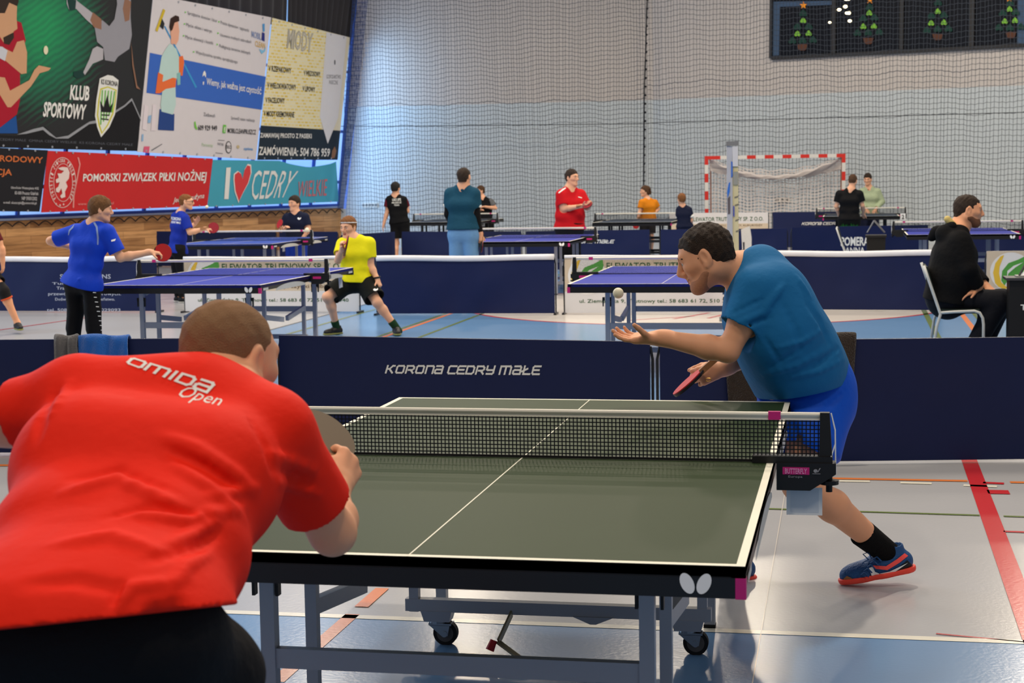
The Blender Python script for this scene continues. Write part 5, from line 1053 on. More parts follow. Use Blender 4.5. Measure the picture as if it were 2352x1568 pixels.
class Person:
    def __init__(s, label, Y0, J, f, sc=1.0, h=.0075, hh=.232, skin=None, up=(0, 0, 1), jowl=0.0, tr=(.115, .108, .118), thw=(.095, .08, .085), face=True, hands=None, name='person', open_mouth=False, neckr=.056, armr=1.0, legr=1.0, feet=None, cat='person', handmode='hang'):
        s.Y0 = Y0; s.J = {}; s.sc = sc; s.h = h; s.tr = [t*sc for t in tr]; s.thw = [t*sc for t in thw]; s.armr = armr; s.legr = legr
        for k, v in J.items(): s.J[k] = aty(v[0], v[1], Y0+(v[2] if len(v) > 2 else 0)) if not isinstance(v, np.ndarray) else v
        j = s.J; base = (j['hipL']+j['hipR'])/2
        for e in 'LR':
            hz = j['hip'+e][2]
            if 'kn'+e not in j: j['kn'+e] = np.array((*(j['hip'+e][:2]*1.0), hz*.53))+nrm(np.cross((0, 0, 1), j['hipR']-j['hipL']))*.03
            if 'an'+e not in j: j['an'+e] = np.array((j['kn'+e][0], j['kn'+e][1], .085*sc))
        s.H = Head(j['hd'], f, up, hh); s.skin = skin or SKIN
        s.root = empty(name, (base[0], base[1], 0), label, cat)
        s.fwd = nrm(np.cross((0, 0, 1), j['shR']-j['shL'])*1.0); s.fwd = s.fwd
        if s.fwd @ s.H.f < -.3: pass
        r = sc; B = s.H.skin(jowl, open_mouth)
        B += [cap(s.H.p(0, -.022, -.045), lerp(j['nk'], s.H.p(0, -.02, -.06), .1), neckr*s.H.k, neckr*1.05*r, .03), cap(lerp(j['nk'], s.H.p(0, -.02, -.06), .1), lerp(j['nk'], (j['shL']+j['shR'])/2, .6), neckr*1.05*r, .07*r, .04)]
        B += s.torso(0.0)
        for e in 'LR':
            a, b, c = j['sh'+e], j['el'+e], j['wr'+e]; q = armr*r
            B += [cap(a, lerp(a, b, .5), .052*q, .049*q, .03), cap(lerp(a, b, .5), b, .049*q, .040*q, .03), cap(b, lerp(b, c, .3), .040*q, .043*q, .02), cap(lerp(b, c, .3), c, .043*q, .028*q, .02)]
            hd = (hands or {}).get(e)
            if hd is None:
                d = nrm(c-b); pn = nrm(np.cross(d, (0, 0, 1)))*(1 if e == 'L' else -1); pn = nrm(j['hip'+e]-c+.001) if abs(d[2]) > .5 else np.array((0, 0, -1.0)); hd = dict(d=d, pn=pn, lat=s.H.f)
            B += hand_prims(c+nrm(hd['d'])*.012*r, hd['d'], hd['pn'], hd['lat'], hd.get('s', 1.0)*r, **{k: v for k, v in hd.items() if k in ('curl', 'thumb', 'spread', 'tcurl')})
            a, b, c = j['hip'+e], j['kn'+e], j['an'+e]; q = legr*r; bk = nrm(np.cross(np.cross(b-a, c-b), c-b))
            calf = lerp(b, c, .3); cd_ = s.feet_dir(e, feet); calf = calf-cd_*.018*q
            B += [cap(a, b, .084*q, .058*q, .03), cap(b+cd_*.008*q, b, .055*q, .055*q, .02), cap(b, calf, .053*q, .056*q, .03), cap(calf, c, .055*q, .036*q, .03), cap(c, c+cd_*.02*q+np.array((0, 0, -.035*q)), .036*q, .034*q, .03)]
        s.body_prims = B
        s.body = sdf_obj('body', B, h, s.skin, s.root)
        if face: s.face()
    def feet_dir(s, e, feet=None):
        if feet: s._feet = feet
        fd = getattr(s, '_feet', None)
        if fd and e in fd: return nrm(fd[e])
        v = np.array((s.H.f[0], s.H.f[1], 0)); return nrm(v)
    def torso(s, g):
        j = s.J; L = []; ms = (j['shL']+j['shR'])/2; mh = (j['hipL']+j['hipR'])/2; ls = nrm(j['shR']-j['shL']); lh = nrm(j['hipR']-j['hipL']); sw = np.linalg.norm(j['shR']-j['shL'])/2
        L += [cap(ms-ls*sw*.92, ms+ls*sw*.92, .058*s.sc+g, .058*s.sc+g, .06*s.sc), cap(lerp(j['nk'], ms, .35)-ls*.05*s.sc, lerp(j['nk'], ms, .35)+ls*.05*s.sc, .055*s.sc+g, .055*s.sc+g, .06*s.sc)]
        for t, r, w in ((.26, s.tr[0], s.thw[0]), (.62, s.tr[1], s.thw[1]), (1.0, s.tr[2], s.thw[2])):
            l = nrm(ls*(1-t)+lh*t); c = lerp(ms, mh, t); L.append(cap(c-l*w, c+l*w, r+g, r+g, .07*s.sc))
        return L
    def face(s):
        H = s.H
        for e in (-1, 1):
            m = MB(); m.ball(H.p(e*.031, .0745, .011), .0122*H.k, 16, 10); ey = m.build('eye', EYEW, s.root, True)
            m = MB(); m.ball(H.p(e*.031, .0805, .0108), .0072*H.k, 12, 8); m.build('iris', IRIS, ey, True)
        return s
    def brows(s, m, t=.0045):
        H = s.H
        for e in (-1, 1): sdf_obj('eyebrow', [H.cap((e*.014, .0905, .030), (e*.034, .0865, .036), t, t, .004), H.cap((e*.034, .0865, .036), (e*.050, .075, .030), t, t*.6, .004)], .0025, m, s.root, 0)
    def lips(s):
        H = s.H; sdf_obj('lips', [H.cap((-.019, .0845, -.0505), (.019, .0845, -.0505), .0052, .0052, .004), H.cap((0, .0925, -.0505), (0, .0925, -.0505), .0052, .0052, .008), H.cap((-.016, .0855, -.062), (.016, .0855, -.062), .0058, .0058, .004), H.cap((0, .0905, -.0625), (0, .0905, -.0625), .0055, .0055, .008), H.cap((-.024, .099, -.0562), (.024, .099, -.0562), .0024, .0024, .002, 's')], .0025, LIP, s.root, 0)
    def hair(s, m, h=None, noise=None, **kw):
        ns_ = kw.pop('ns', .0032); L, keep = s.H.hair(**kw); kw['ns'] = ns_; ns = kw.get('ns') or .0032; hk = s.H.k; P = L+[('noise', (105/hk, ns*hk, s.Y0), 0, 'n'), ('keep', keep[1:], .006, 'i')]
        s.hair_o = sdf_obj('hair', P, h or max(s.h*.8, .004), m, s.root); return s
    def shirt(s, m, sleeve=.62, hem=.98, g=.014, sg=.016, extra=(), h=None, neck=.066, name='shirt', cuts=None, flare=.010, hemdir=None, hemplane=None, vneck=0, hollow=True, folds=None, nkt=.04):
        j = s.J; ms = (j['shL']+j['shR'])/2; mh = (j['hipL']+j['hipR'])/2; P = s.torso(g); ends = []
        P.append(cap(lerp(ms, mh, .8), lerp(ms, mh, max(hem, .8)), s.tr[2]*.95+g, s.tr[2]*.98+g+flare, .06*s.sc))
        lh = nrm(j['hipR']-j['hipL']); P.append(cap(lerp(ms, mh, hem)-lh*s.thw[2], lerp(ms, mh, hem)+lh*s.thw[2], s.tr[2]+g+flare*.5, s.tr[2]+g+flare*.5, .05*s.sc))
        P += list(extra)
        hd_ = nrm(mh-ms) if hemdir is None else nrm(hemdir); P.append(plane(lerp(ms, mh, hem), hd_) if hemplane is None else plane(*hemplane))
        for e in 'LR':
            sl = sleeve[e] if isinstance(sleeve, dict) else sleeve; a, b, c = j['sh'+e], j['el'+e], j['wr'+e]; r = s.sc*s.armr
            if sl <= 1: q = lerp(a, b, sl); P.append(fcap(a, q, .056*r+sg, .052*r+sg*1.15, .035*s.sc)); ends.append((q, nrm(b-a), .052*r+sg*1.15))
            else: q = lerp(b, c, sl-1); P += [cap(a, b, .056*r+sg, .047*r+sg, .035*s.sc), fcap(b, q, .047*r+sg, .032*r+sg, .02)]; ends.append((q, nrm(c-b), .032*r+sg))
        if hollow:
            for q, d, r in ends: P.append(fcap(q+d*.06, q-d*.012, r-.006, r-.008, .003, 's'))
        up = nrm(s.H.c-j['nk']); nk = lerp(j['nk'], ms, nkt)+up*(.0 if nkt > .2 else .022*s.sc)
        P.append(cap(nk+up*.012*s.sc, nk+up*.2, neck*s.sc, neck*s.sc*1.3, .008, 's'))
        if vneck: fd = vneck; P.append(cap(nk+up*.02+s.H.f*.05, nk-up*.035+s.H.f*.11, .04*s.sc, .02*s.sc, .01, 's'))
        if folds: P += px_folds(P, folds)
        s.shirt_prims = P; s.shirt_o = sdf_obj(name, P, h or s.h, m, s.root); return s
    def shorts(s, m, leg=.8, g=.022, g2=.042, h=None, name='shorts', waist=.80, extra=(), pants=False, folds=None):
        j = s.J; ms = (j['shL']+j['shR'])/2; mh = (j['hipL']+j['hipR'])/2; lh = nrm(j['hipR']-j['hipL']); r = s.sc*s.legr; P = [cap(mh-lh*s.thw[2], mh+lh*s.thw[2], s.tr[2]+g*.6, s.tr[2]+g*.6, .06*s.sc)]
        wc = lerp(ms, mh, waist); P.append(cap(wc-lh*s.thw[2]*.9, wc+lh*s.thw[2]*.9, s.tr[1]+g*.4, s.tr[1]+g*.4, .05*s.sc)); ends = []
        P.append(plane(lerp(ms, mh, waist), ms-mh))
        for e in 'LR':
            a, b, c = j['hip'+e], j['kn'+e], j['an'+e]
            if pants: P += [cap(a, b, .088*r+g, .072*r+g*.9, .03), cap(b, lerp(b, c, .3)-s.feet_dir(e)*.016*r, .072*r+g*.9, .064*r+g*.8, .03), fcap(lerp(b, c, .1), lerp(b, c, .97), .068*r+g*.9, .054*r+g*.8, .02)]
            elif leg <= 1: q = lerp(a, b, leg); P.append(fcap(a, q, .088*r+g, .062*r+g2, .03)); ends.append((q, nrm(b-a), .062*r+g2))
        P += list(extra)
        for q, d, rr in ends: P.append(cap(q+d*.004, q+d*.12, rr-.010, rr-.006, .004, 's'))
        if folds: P += px_folds(P, folds)
        s.shorts_prims = P; s.shorts_o = sdf_obj(name, P, h or s.h, m, s.root); return s
    def shoe(s, e, m, sole, sock=None, sock_h=.16, d=None, tilt=0.0, h=.005):
        c = s.J['an'+e]; d = nrm(d) if d is not None else s.feet_dir(e); q = s.sc; up = np.array((0, 0, 1.0)); dd = nrm(d-up*tilt); uu = nrm(up-dd*(up @ dd)); g0 = c-uu*.082*q
        Pp = lambda a, z, l=0: g0+dd*a*q+uu*z*q+np.cross(dd, uu)*l*q
        P = [cap(Pp(-.045, .045), Pp(.03, .05), .040*q, .042*q, .03), cap(Pp(.03, .045), Pp(.135, .032, .006), .042*q, .034*q, .03), cap(Pp(.11, .030, -.012), Pp(.165, .028, 0), .032*q, .027*q, .03), cap(Pp(-.01, .05), Pp(-.02, .10), .042*q, .040*q, .02), plane(Pp(0, .012), -uu), cap(Pp(-.02, .112), Pp(-.03, .17), .036*q, .038*q, .004, 's')]
        o = sdf_obj('shoe', P, h, m, s.root)
        P2 = [cap(Pp(-.05, .016), Pp(.03, .016), .040*q, .041*q, .03), cap(Pp(.03, .016), Pp(.135, .016, .006), .041*q, .040*q, .03), cap(Pp(.11, .016, -.012), Pp(.17, .016, 0), .036*q, .030*q, .03), plane(Pp(0, .0), -uu), plane(Pp(0, .022), uu)]
        sdf_obj('sole', P2, h, sole, o)
        if sock is not None: k = s.J['kn'+e]; t = nrm(k-c); sdf_obj('sock', [fcap(c-t*.05, c+t*sock_h*q, .043*q, .051*q, .01)], h, sock, s.root)
        return o
def wrap_text(o, tm, quad, m, name='lettering', off=.0025, step=.05, parent=None):
    """lay lettering on a garment: cast it onto the cloth surface"""
    V, F = subdiv2d(*tm, step); me = o.data; bvh = BVHTree.FromPolygons([v.co[:] for v in me.vertices], [p.vertices[:] for p in me.polygons]); P = []
    for u, v in V:
        px, py = bil(quad, u, v); d = nrm(ray(px, py)); hit = bvh.ray_cast(Vector(CAM), Vector(d)); P.append(np.array(hit[0])-d*off if hit[0] is not None else None)
    F = [f for f in F if all(P[i] is not None for i in f)]; P = [p if p is not None else np.zeros(3) for p in P]
    used = sorted({i for f in F for i in f}); ix = {a: b for b, a in enumerate(used)}
    return mesh(name, [P[i] for i in used], [tuple(ix[i] for i in f) for f in F], m, parent or o)
def wrap_poly(o, pts, m, name, off=.003, parent=None):
    P = np.array(pts, float); lo, hi = P.min(0), P.max(0); tr = tessellate_polygon([[Vector((x, -y, 0)) for x, y in pts]])
    U = [((x-lo[0])/(hi[0]-lo[0]), 1-(y-lo[1])/(hi[1]-lo[1])) for x, y in pts]
    return wrap_text(o, (U, tr), [(lo[0], hi[1]), (hi[0], hi[1]), (hi[0], lo[1]), (lo[0], lo[1])], m, name, off, .12, parent)
RUBR = mat('paddle_rubber_red', (186, 34, 34), .5, .35); RUBK = mat('paddle_rubber_black', (22, 22, 24), .55, .3); WOODP = mat('paddle_wood', (190, 150, 100), .5, .35); WOODH = mat('paddle_handle', (150, 104, 66), .5, .35); EDGE = mat('paddle_edge_tape', (30, 30, 36), .5, .3)
def paddle(label, c, n, hd, front=None, back=None, s=1.0):
    c = np.array(c, float); n = nrm(n); hd = nrm(np.array(hd, float)-n*(np.array(hd, float) @ n)); x = np.cross(hd, n); front = front or RUBR; back = back or RUBK
    root = empty('table_tennis_paddle', c, label, 'paddle')
    def out(rx, ry, n_=36, cut=None): return [c+x*rx*s*math.cos(t)-hd*ry*s*math.sin(t) for t in (2*math.pi*i/n_ for i in range(n_)) if cut is None or -math.sin(t)*ry < cut]
    m = MB(); m.prism([p-n*.0035*s for p in out(.075, .078)], n*.007*s); m.build('blade', EDGE, root)
    for nm, a, b_, mm in (('rubber', .0036, .0042, front), ('rubber', -.0078, .0042, back)):
        m = MB(); m.prism([p+n*a*s for p in out(.0735, .0765, 40, .064)], n*b_*s); m.build(nm, mm, root)
    m = MB(); q = lambda a, w: [c+hd*a*s-x*w*s, c+hd*a*s+x*w*s]
    o0, o1, o2 = q(.062, .020), q(.085, .013), q(.178, .0165); pts = [o0[0], o1[0], o2[0], o2[1], o1[1], o0[1]]; m.prism([p-n*.011*s for p in pts], n*.022*s); m.build('handle', WOODH, root)
    return root
# ================================================================ the two men at the green table
# ---- server in blue, side on
sv = Person('man in petrol-blue shirt and bright blue shorts bending to serve the ball at the table', 1.65, dict(hd=(1621, 592, -.26), nk=(1716, 622, -.16), shL=(1742, 668, -.36), shR=(1722, 664, .04), elL=(1672, 806, -.42), wrL=(1520, 776, -.40), elR=(1752, 800, .16), wrR=(1664, 846, .02),
    hipL=(1862, 905, -.12), hipR=(1850, 902, .12), knL=(1838, 1112, -.34), anL=(2040, 1270, .0), knR=(1688, 1100, .02), anR=(1684, 1284, .05)), (-.92, .02, -.39), sc=1.06, h=.0042, hh=.240, skin=SKT, up=(-.39, 0, .92), jowl=.004, tr=(.150, .158, .142), thw=(.095, .075, .075), neckr=.062, armr=.98, legr=1.0, feet=dict(L=(-1, -.1, 0), R=(-1, -.1, 0)),
    hands=dict(L=dict(d=(-1, -.05, -.02), pn=(-.1, -.25, 1), lat=(0, -.6, .8), curl=(.25, .3, .34, .42), thumb=(.55, .55, .75), spread=.05, tcurl=.25, s=.98), R=dict(d=(-.82, -.35, -.25), pn=(-.3, .9, -.2), lat=(0, -.1, 1), curl=(1.25, 1.3, 1.3, 1.3), thumb=(.8, .3, .5), tcurl=.7)))
J = sv.J
sv.brows(HDK, .005); sv.lips()
sv.hair(HDK, h=.004, t=.0065, zf=.077, top=.003, nape=-.040, ear=.036, front=0)
H = sv.H
sdf_obj('stubble', [H.cap((0, .043, -.060), (0, .047, -.070), .0415, .0425, .02)]+[H.cap((e*.050, .0, -.044), (e*.018, .062, -.090), .0305, .0245, .02) for e in (-1, 1)]+[H.cap((0, .070, -.086), (0, .076, -.0925), .0205, .0188, .02), H.ell((0, .098, -.056), (.027, .02, .012), .004, 's'), ('plane', (H.p(0, 0, -.040), H.R @ nrm((0, -.25, 1))), .01, 'i')], .004, mat('stubble_skin', (178, 124, 94), .65, .3, var=.2, scale=160), sv.root)
fx = lambda x, y, dy: aty(x, y, 1.65+dy)
SVB = cloth('petrol_blue', (24, 104, 160), .75, .15)
sv_f = [([(1800, 655), (1770, 690), (1752, 722)], .012, .012), ([(1850, 690), (1885, 740), (1908, 800)], .016, -.006), ([(1795, 690), (1830, 760), (1842, 810)], .014, -.007), ([(1755, 862), (1830, 838), (1905, 800)], .013, .009), ([(1768, 842), (1860, 790)], .010, -.008), ([(1800, 868), (1880, 852), (1940, 826)], .011, .008), ([(1765, 712), (1700, 740)], .010, .009), ([(1750, 688), (1690, 716)], .008, -.008), ([(1770, 730), (1710, 748)], .008, -.007), ([(1830, 635), (1860, 680)], .012, .006), ([(1780, 800), (1840, 785), (1895, 755)], .010, .008), ([(1760, 780), (1790, 830)], .010, -.007), ([(1870, 845), (1925, 800)], .010, -.008)]
sv.shirt(SVB, sleeve=.60, hem=.93, g=.014, sg=.024, h=.0048, neck=.070, nkt=.25, flare=.006, extra=[cap(fx(1775, 676, -.28), fx(1775, 676, .10), .128, .128, .07), cap(fx(1748, 612, -.2), fx(1748, 612, -.04), .085, .085, .05), cap(fx(1795, 765, -.30), fx(1795, 765, .12), .155, .155, .07), cap(fx(1818, 812, -.22), fx(1818, 812, .12), .160, .160, .07), cap(fx(1847, 845, -.22), fx(1847, 845, .1), .148, .148, .05)], hemdir=fx(1852, 868, 0)-fx(1838, 800, 0), folds=sv_f)
sv_s = [([(1790, 905), (1870, 890), (1940, 876)], .010, .008), ([(1900, 935), (1938, 898)], .012, -.008), ([(1860, 960), (1915, 1010)], .012, .009), ([(1800, 930), (1850, 1030)], .014, -.009), ([(1790, 890), (1830, 896), (1900, 880)], .008, -.007), ([(1880, 985), (1905, 1035)], .010, -.008)]
sv.shorts(cloth('royal_blue', (16, 84, 206), .6, .2), leg=.66, g=.03, g2=.060, h=.0048, waist=.80, extra=[cap(fx(1872, 900, -.12), fx(1872, 900, .12), .150, .150, .05), cap(fx(1885, 940, -.16), fx(1868, 1030, -.28), .125, .10, .05)], folds=sv_s)
BLS = mat('sock_black', (16, 16, 18), .9, .1, bump=.5, bscale=200); SHB = mat('shoe_blue', (24, 74, 130), .5, .35, bump=.3, bscale=120); CORAL = mat('sole_coral', (236, 72, 58), .5, .35)
so = sv.shoe('L', SHB, CORAL, BLS, .17, d=(-1, -.12, 0), tilt=.20, h=.004); sv.shoe('R', SHB, CORAL, BLS, .17, d=(-1, -.12, 0), h=.005)
wrap_poly(so, [(2052, 1314), (2084, 1286), (2100, 1302), (2096, 1316), (2064, 1324)], mat('heel_black', (18, 20, 26), .5, .3), 'heel_panel')
wrap_poly(so, [(2005, 1298), (2035, 1300), (2060, 1284), (2078, 1270), (2086, 1276), (2066, 1292), (2038, 1309), (2004, 1305)], mat('collar_coral', (244, 84, 80), .5, .3), 'collar', .004)
wrap_poly(so, [(1996, 1304), (2002, 1322), (2016, 1330), (2046, 1320), (2086, 1292), (2044, 1312), (2020, 1317), (2010, 1313), (2004, 1301)], LOGO, 'swoosh_mark', .005)
wrap_poly(so, [(1930, 1336), (1945, 1322), (1966, 1332), (1985, 1344), (1940, 1350)], mat('toe_gum', (150, 100, 60), .5, .3), 'toe_bumper')
m = MB()
for k in range(5):
    a = np.array((1984+k*7, 1318-k*9)); p0 = aty(a[0], a[1]-14, 1.56); m.tube([aty(a[0]-6, a[1]+2, 1.585), aty(a[0]+2, a[1]-4, 1.575), aty(a[0]+12, a[1]+6, 1.565)], .003, 6)
m.tube([aty(1994, 1284, 1.57), aty(1982, 1272, 1.565), aty(1994, 1268, 1.565), aty(2002, 1282, 1.57)], .0025, 6); m.tube([aty(1996, 1284, 1.57), aty(1984, 1290, 1.56), aty(1979, 1296, 1.56)], .0025, 6); m.build('laces', SHB, so)
# wedding ring and neck chain
m = MB(); c_ = aty(1627, 872, 1.60); m.tube([c_+np.array((.011*math.cos(t), .004*math.sin(t), .006*math.sin(t))) for t in [2*math.pi*i/16 for i in range(17)]], .0018, 6); m.build('ring', mat('gold', (210, 160, 80), .3, .5, metal=.9), sv.root)
m = MB(); m.tube([aty(x, y, 1.65+d) for x, y, d in ((1706, 572, -.1), (1697, 582, -.2), (1690, 594, -.25), (1684, 610, -.28), (1680, 640, -.27))], .0016, 6); m.build('necklace', mat('silver', (200, 196, 190), .25, .5, metal=.9), sv.root)
hp_ = J['wrR']+nrm((-.82, -.35, -.25))*.075
paddle('red rubber paddle held low in the hand of the server', aty(1582, 878, 1.56), (-.66, -.10, .75), aty(1640, 826, 1.60)-aty(1560, 898, 1.59), RUBR, RUBK)
ball('white ball tossed up above the open hand of the server', 1420, 673, J['wrL'][1], .0205)
# ---- man in red, from behind
rm = Person('close-haired man in red shirt and black shorts seen from behind in front', -2.0, dict(hd=(528, 832, .06), nk=(500, 922, -.05), shR=(628, 1000, -.10), shL=(160, 926, -.13), elR=(764, 1222, .06), wrR=(768, 1132, .26), elL=(-75, 985, -.12), wrL=(-190, 1060, .2),
    hipR=(330, 1462, -.58), hipL=(95, 1462, -.60), knR=(585, 1690, -.30), knL=(-140, 1680, -.30), anR=np.array((.02, -2.75, .10)), anL=np.array((-.62, -2.85, .10))), (.40, .90, -.20), sc=1.05, h=.0042, hh=.234, skin=SKT, tr=(.104, .098, .116), thw=(.105, .085, .085), neckr=.062, armr=1.02, legr=.98, face=True, feet=dict(R=(.2, 1, 0), L=(-.2, 1, 0)),
    hands=dict(R=dict(d=(.10, .72, .42), pn=(-.75, -.1, -.4), lat=(-.3, .1, .9), curl=(1.25, 1.3, 1.35, 1.35), thumb=(.7, .3, .5), tcurl=.7, s=.98)))
rm.hair(HSH, h=.004, t=.0035, zf=.074, nape=-.046, ear=.034, ns=.0012)
sdf_obj('nape_fold', [rm.H.cap((-.045, -.072, -.075), (.045, -.072, -.075), .014, .014, .01), rm.H.cap((-.04, -.070, -.098), (.045, -.070, -.098), .015, .015, .01)], .004, SKT, rm.root)
fr_ = lambda x, y, dy: aty(x, y, -2.0+dy)
RS = cloth('red', (236, 36, 12), .7, .12)
rf = [([(400, 1070), (480, 1120), (560, 1190)], .011, .013), ([(370, 1000), (450, 1030), (540, 1090), (590, 1140)], .012, .010), ([(380, 1030), (470, 1070), (560, 1130)], .009, -.009), ([(150, 1130), (270, 1100), (420, 1165)], .012, .012), ([(160, 1100), (270, 1078), (400, 1130)], .010, -.009), ([(300, 1180), (420, 1195), (560, 1165)], .010, .011), ([(240, 1190), (350, 1160), (420, 1180), (520, 1190)], .008, -.010), ([(380, 1250), (440, 1230), (510, 1190)], .009, .009), ([(330, 1290), (450, 1260), (500, 1220)], .010, -.008), ([(260, 1400), (300, 1350), (430, 1330)], .010, .009), ([(245, 1420), (280, 1340)], .008, -.010), ([(340, 1400), (420, 1385)], .009, -.010), ([(570, 950), (610, 1020), (630, 1090)], .009, -.008), ([(620, 1040), (720, 1080)], .009, .009), ([(630, 1075), (715, 1110)], .007, -.008), ([(640, 1110), (730, 1135)], .008, .007), ([(130, 890), (95, 960), (85, 1010)], .010, -.009), ([(160, 880), (120, 950)], .009, .008), ([(480, 1140), (590, 1120)], .009, .008), ([(120, 1250), (260, 1230), (380, 1270)], .014, .008), ([(60, 1340), (180, 1330), (300, 1360)], .013, -.007), ([(390, 1350), (430, 1300), (480, 1270)], .009, .009)]
ex = [cap(fr_(195, 1110, -.26), fr_(440, 1130, -.26), .118, .118, .08), cap(fr_(135, 1280, -.42), fr_(372, 1290, -.42), .118, .118, .07), cap(fr_(100, 1400, -.56), fr_(325, 1400, -.55), .120, .120, .06), cap(fr_(480, 925, -.07), fr_(610, 985, -.1), .072, .066, .05), cap(fr_(450, 916, -.08), fr_(200, 900, -.12), .072, .060, .06)]
rm.shirt(RS, sleeve=dict(R=.70, L=.50), hem=1.09, g=.014, sg=.014, h=.0048, neck=.066, nkt=.25, flare=.040, extra=ex, hemplane=(CAM, np.cross(ray(0, 1446), ray(430, 1400))), folds=rf)
wrap_text(rm.shirt_o, stroke_text('OMIDA', .22, .25, .34), [(288, 834), (484, 908), (498, 878), (294, 816)], LETW, 'omida_lettering', .003, .06)
wrap_text(rm.shirt_o, text_mesh('Open', .0, .45), [(403, 918), (508, 940), (512, 908), (424, 884)], LETW, 'open_lettering', .003, .06)
BSH = cloth('black_shorts', (16, 16, 20), .75, .25)
rm.shorts(BSH, leg=.52, g=.010, g2=.040, h=.0055, waist=.96, extra=[cap(fr_(250, 1440, -.58), fr_(372, 1440, -.55), .085, .085, .05), cap(fr_(340, 1500, -.56), fr_(455, 1550, -.46), .100, .095, .05)])
sdf_obj('pocket_flap', [cap(fr_(455, 1378, -.50), fr_(468, 1400, -.50), .014, .018, .02), cap(fr_(440, 1410, -.52), fr_(466, 1400, -.5), .016, .016, .02)], .004, BSH, rm.root)
rm.shoe('R', mat('shoe_dark', (30, 30, 36), .5, .3), mat('sole_pale', (190, 190, 186), .5, .3), BLS, d=(.2, 1, 0)); rm.shoe('L', mat('shoe_dark', (30, 30, 36)), mat('sole_pale', (190, 190, 186)), BLS, d=(-.2, 1, 0))
paddle('dark brown faced paddle in the raised hand of the man in red', aty(742, 1003, -1.62), (.60, -.24, .76), (.36, -.82, -.42), mat('paddle_rubber_worn', (96, 78, 56), .55, .3), RUBR, 1.0)
# ================================================================ players, umpire and others further back
KID = dict(tr=(.112, .104, .112), thw=(.085, .072, .078))
def legs_at(J, Y, s, **kw):      # ankles standing on the floor under the given pixel columns
    for e, (kx, ky, kd, ax, ad) in kw.items():
        J['kn'+e] = aty(kx, ky, Y+kd); p = aty(ax, 760, Y+ad); p[2] = .088*s; J['an'+e] = p
    return J
SHOED = mat('shoe_black', (20, 22, 26), .5, .3); SOLEW = mat('sole_white', (200, 200, 196), .5, .3); SOLEY = mat('sole_olive', (130, 132, 70), .5, .3)
def dress(p, shirt, bottom, shoes=True, sh=None, bt=None, sole=SOLEW, sock=None, shoe=SHOED):
    p.shirt(shirt, **(sh or {})); p.shorts(bottom, **(bt or {}))
    if shoes:
        for e in 'LR': p.shoe(e, shoe, sole, sock, .14, h=.008)
    return p
BK = cloth('black', (15, 15, 18)); NV = cloth('navy', (22, 28, 52))
# boy in blue, back to us, left blue table
Y = 8.05; J = legs_at(dict(hd=(231, 482), nk=(214, 512), shL=(176, 533, .02), shR=(246, 533, -.05), elL=(116, 553, .05), wrL=(160, 566, .22), elR=(276, 592, -.02), wrR=(344, 579, .06), hipL=(168, 648, .03), hipR=(210, 648, -.04)), Y, .84, L=(174, 712, .05, 160, .05), R=(213, 712, -.05, 222, -.08))
p = Person('boy in blue shirt and black track trousers playing at the left blue table', Y, J, (.86, .45, -.12), .84, .006, .205, neckr=.05, legr=.88, **KID, hands=dict(R=dict(d=(.95, .1, -.05), pn=(.1, .2, -1), lat=(0, -.8, .3), curl=(.8, .9, 1.0, 1.1), s=1.0)))
p.hair(HLB, h=.005, t=.014, zf=.050, top=.010, front=.010, nape=-.042, ear=.030); p.brows(HBR, .005)
dress(p, cloth('kid_blue', (18, 62, 196), .6, .15), BK, sh=dict(sleeve=.78, hem=1.07, flare=.045, sg=.022, h=.006, extra=[ridge(aty(228, 610, Y-.16), aty(180, 640, Y-.16), .012, .008), ridge(aty(236, 560, Y-.14), aty(190, 600, Y-.16), .012, .008)]), bt=dict(pants=True, g=.014, h=.007, waist=.92))
for pts in ([(204, 503), (216, 506), (224, 520), (227, 545), (226, 562), (223, 562), (223, 546), (220, 522), (212, 508)], [(171, 514), (166, 520), (158, 528), (156, 540), (158, 540), (161, 530), (168, 523)]): wrap_poly(p.shirt_o, pts, mat('piping_grey', (126, 146, 196), .6, .3), 'seam_piping')
wrap_poly(p.shirt_o, [(255, 551), (266, 548), (264, 553), (256, 555)], LOGO, 'sleeve_mark')
for k in range(11): t = k/10; x, y = 211+t*23, 660+t*108; wrap_poly(p.shorts_o, [(x, y), (x+7, y+.4), (x+7.3, y+1.8), (x+.2, y+1.4)], LOGO, 'side_stripe_mark')
paddle('red paddle gripped by the boy in blue shirt', aty(374, 580, Y+.07), (.10, -.98, .1), aty(340, 578, Y+.07)-aty(376, 580, Y+.07), RUBR, RUBK, 1.0)
# boy in yellow
Y = 12.06; J = dict(hd=(800, 523), nk=(814, 547), shR=(787, 561, -.04), shL=(848, 559, .04), elR=(776, 598, -.18), wrR=(786, 572, -.40), elL=(852, 612, .02), wrL=(866, 640, -.02), hipR=(796, 650, .02), hipL=(838, 648, .02), knR=(752, 682, -.16), knL=(866, 694, -.10), anR=(773, 752, .0), anL=(910, 752, -.02))
p = Person('boy in yellow shirt with white headband lunging behind the left blue table', Y, J, (-.30, -.93, -.14), .86, .006, .215, **KID, open_mouth=True, neckr=.05, hands=dict(R=dict(d=(.1, -.5, .8), pn=(.8, -.2, 0), lat=(.3, -.6, .6), curl=(1.2, 1.3, 1.3, 1.3), tcurl=.6), L=dict(d=(.45, -.2, -.8), pn=(-.8, .2, -.2), lat=(-.3, -.8, 0), curl=(.9, 1.2, 1.3, 1.3))), feet=dict(R=(-.6, -.8, 0), L=(.35, -.9, 0)))
p.hair(HGI, h=.005, t=.012, zf=.074, top=.010, front=.006, nape=-.045, ear=.030); p.brows(HGI, .005); p.lips()
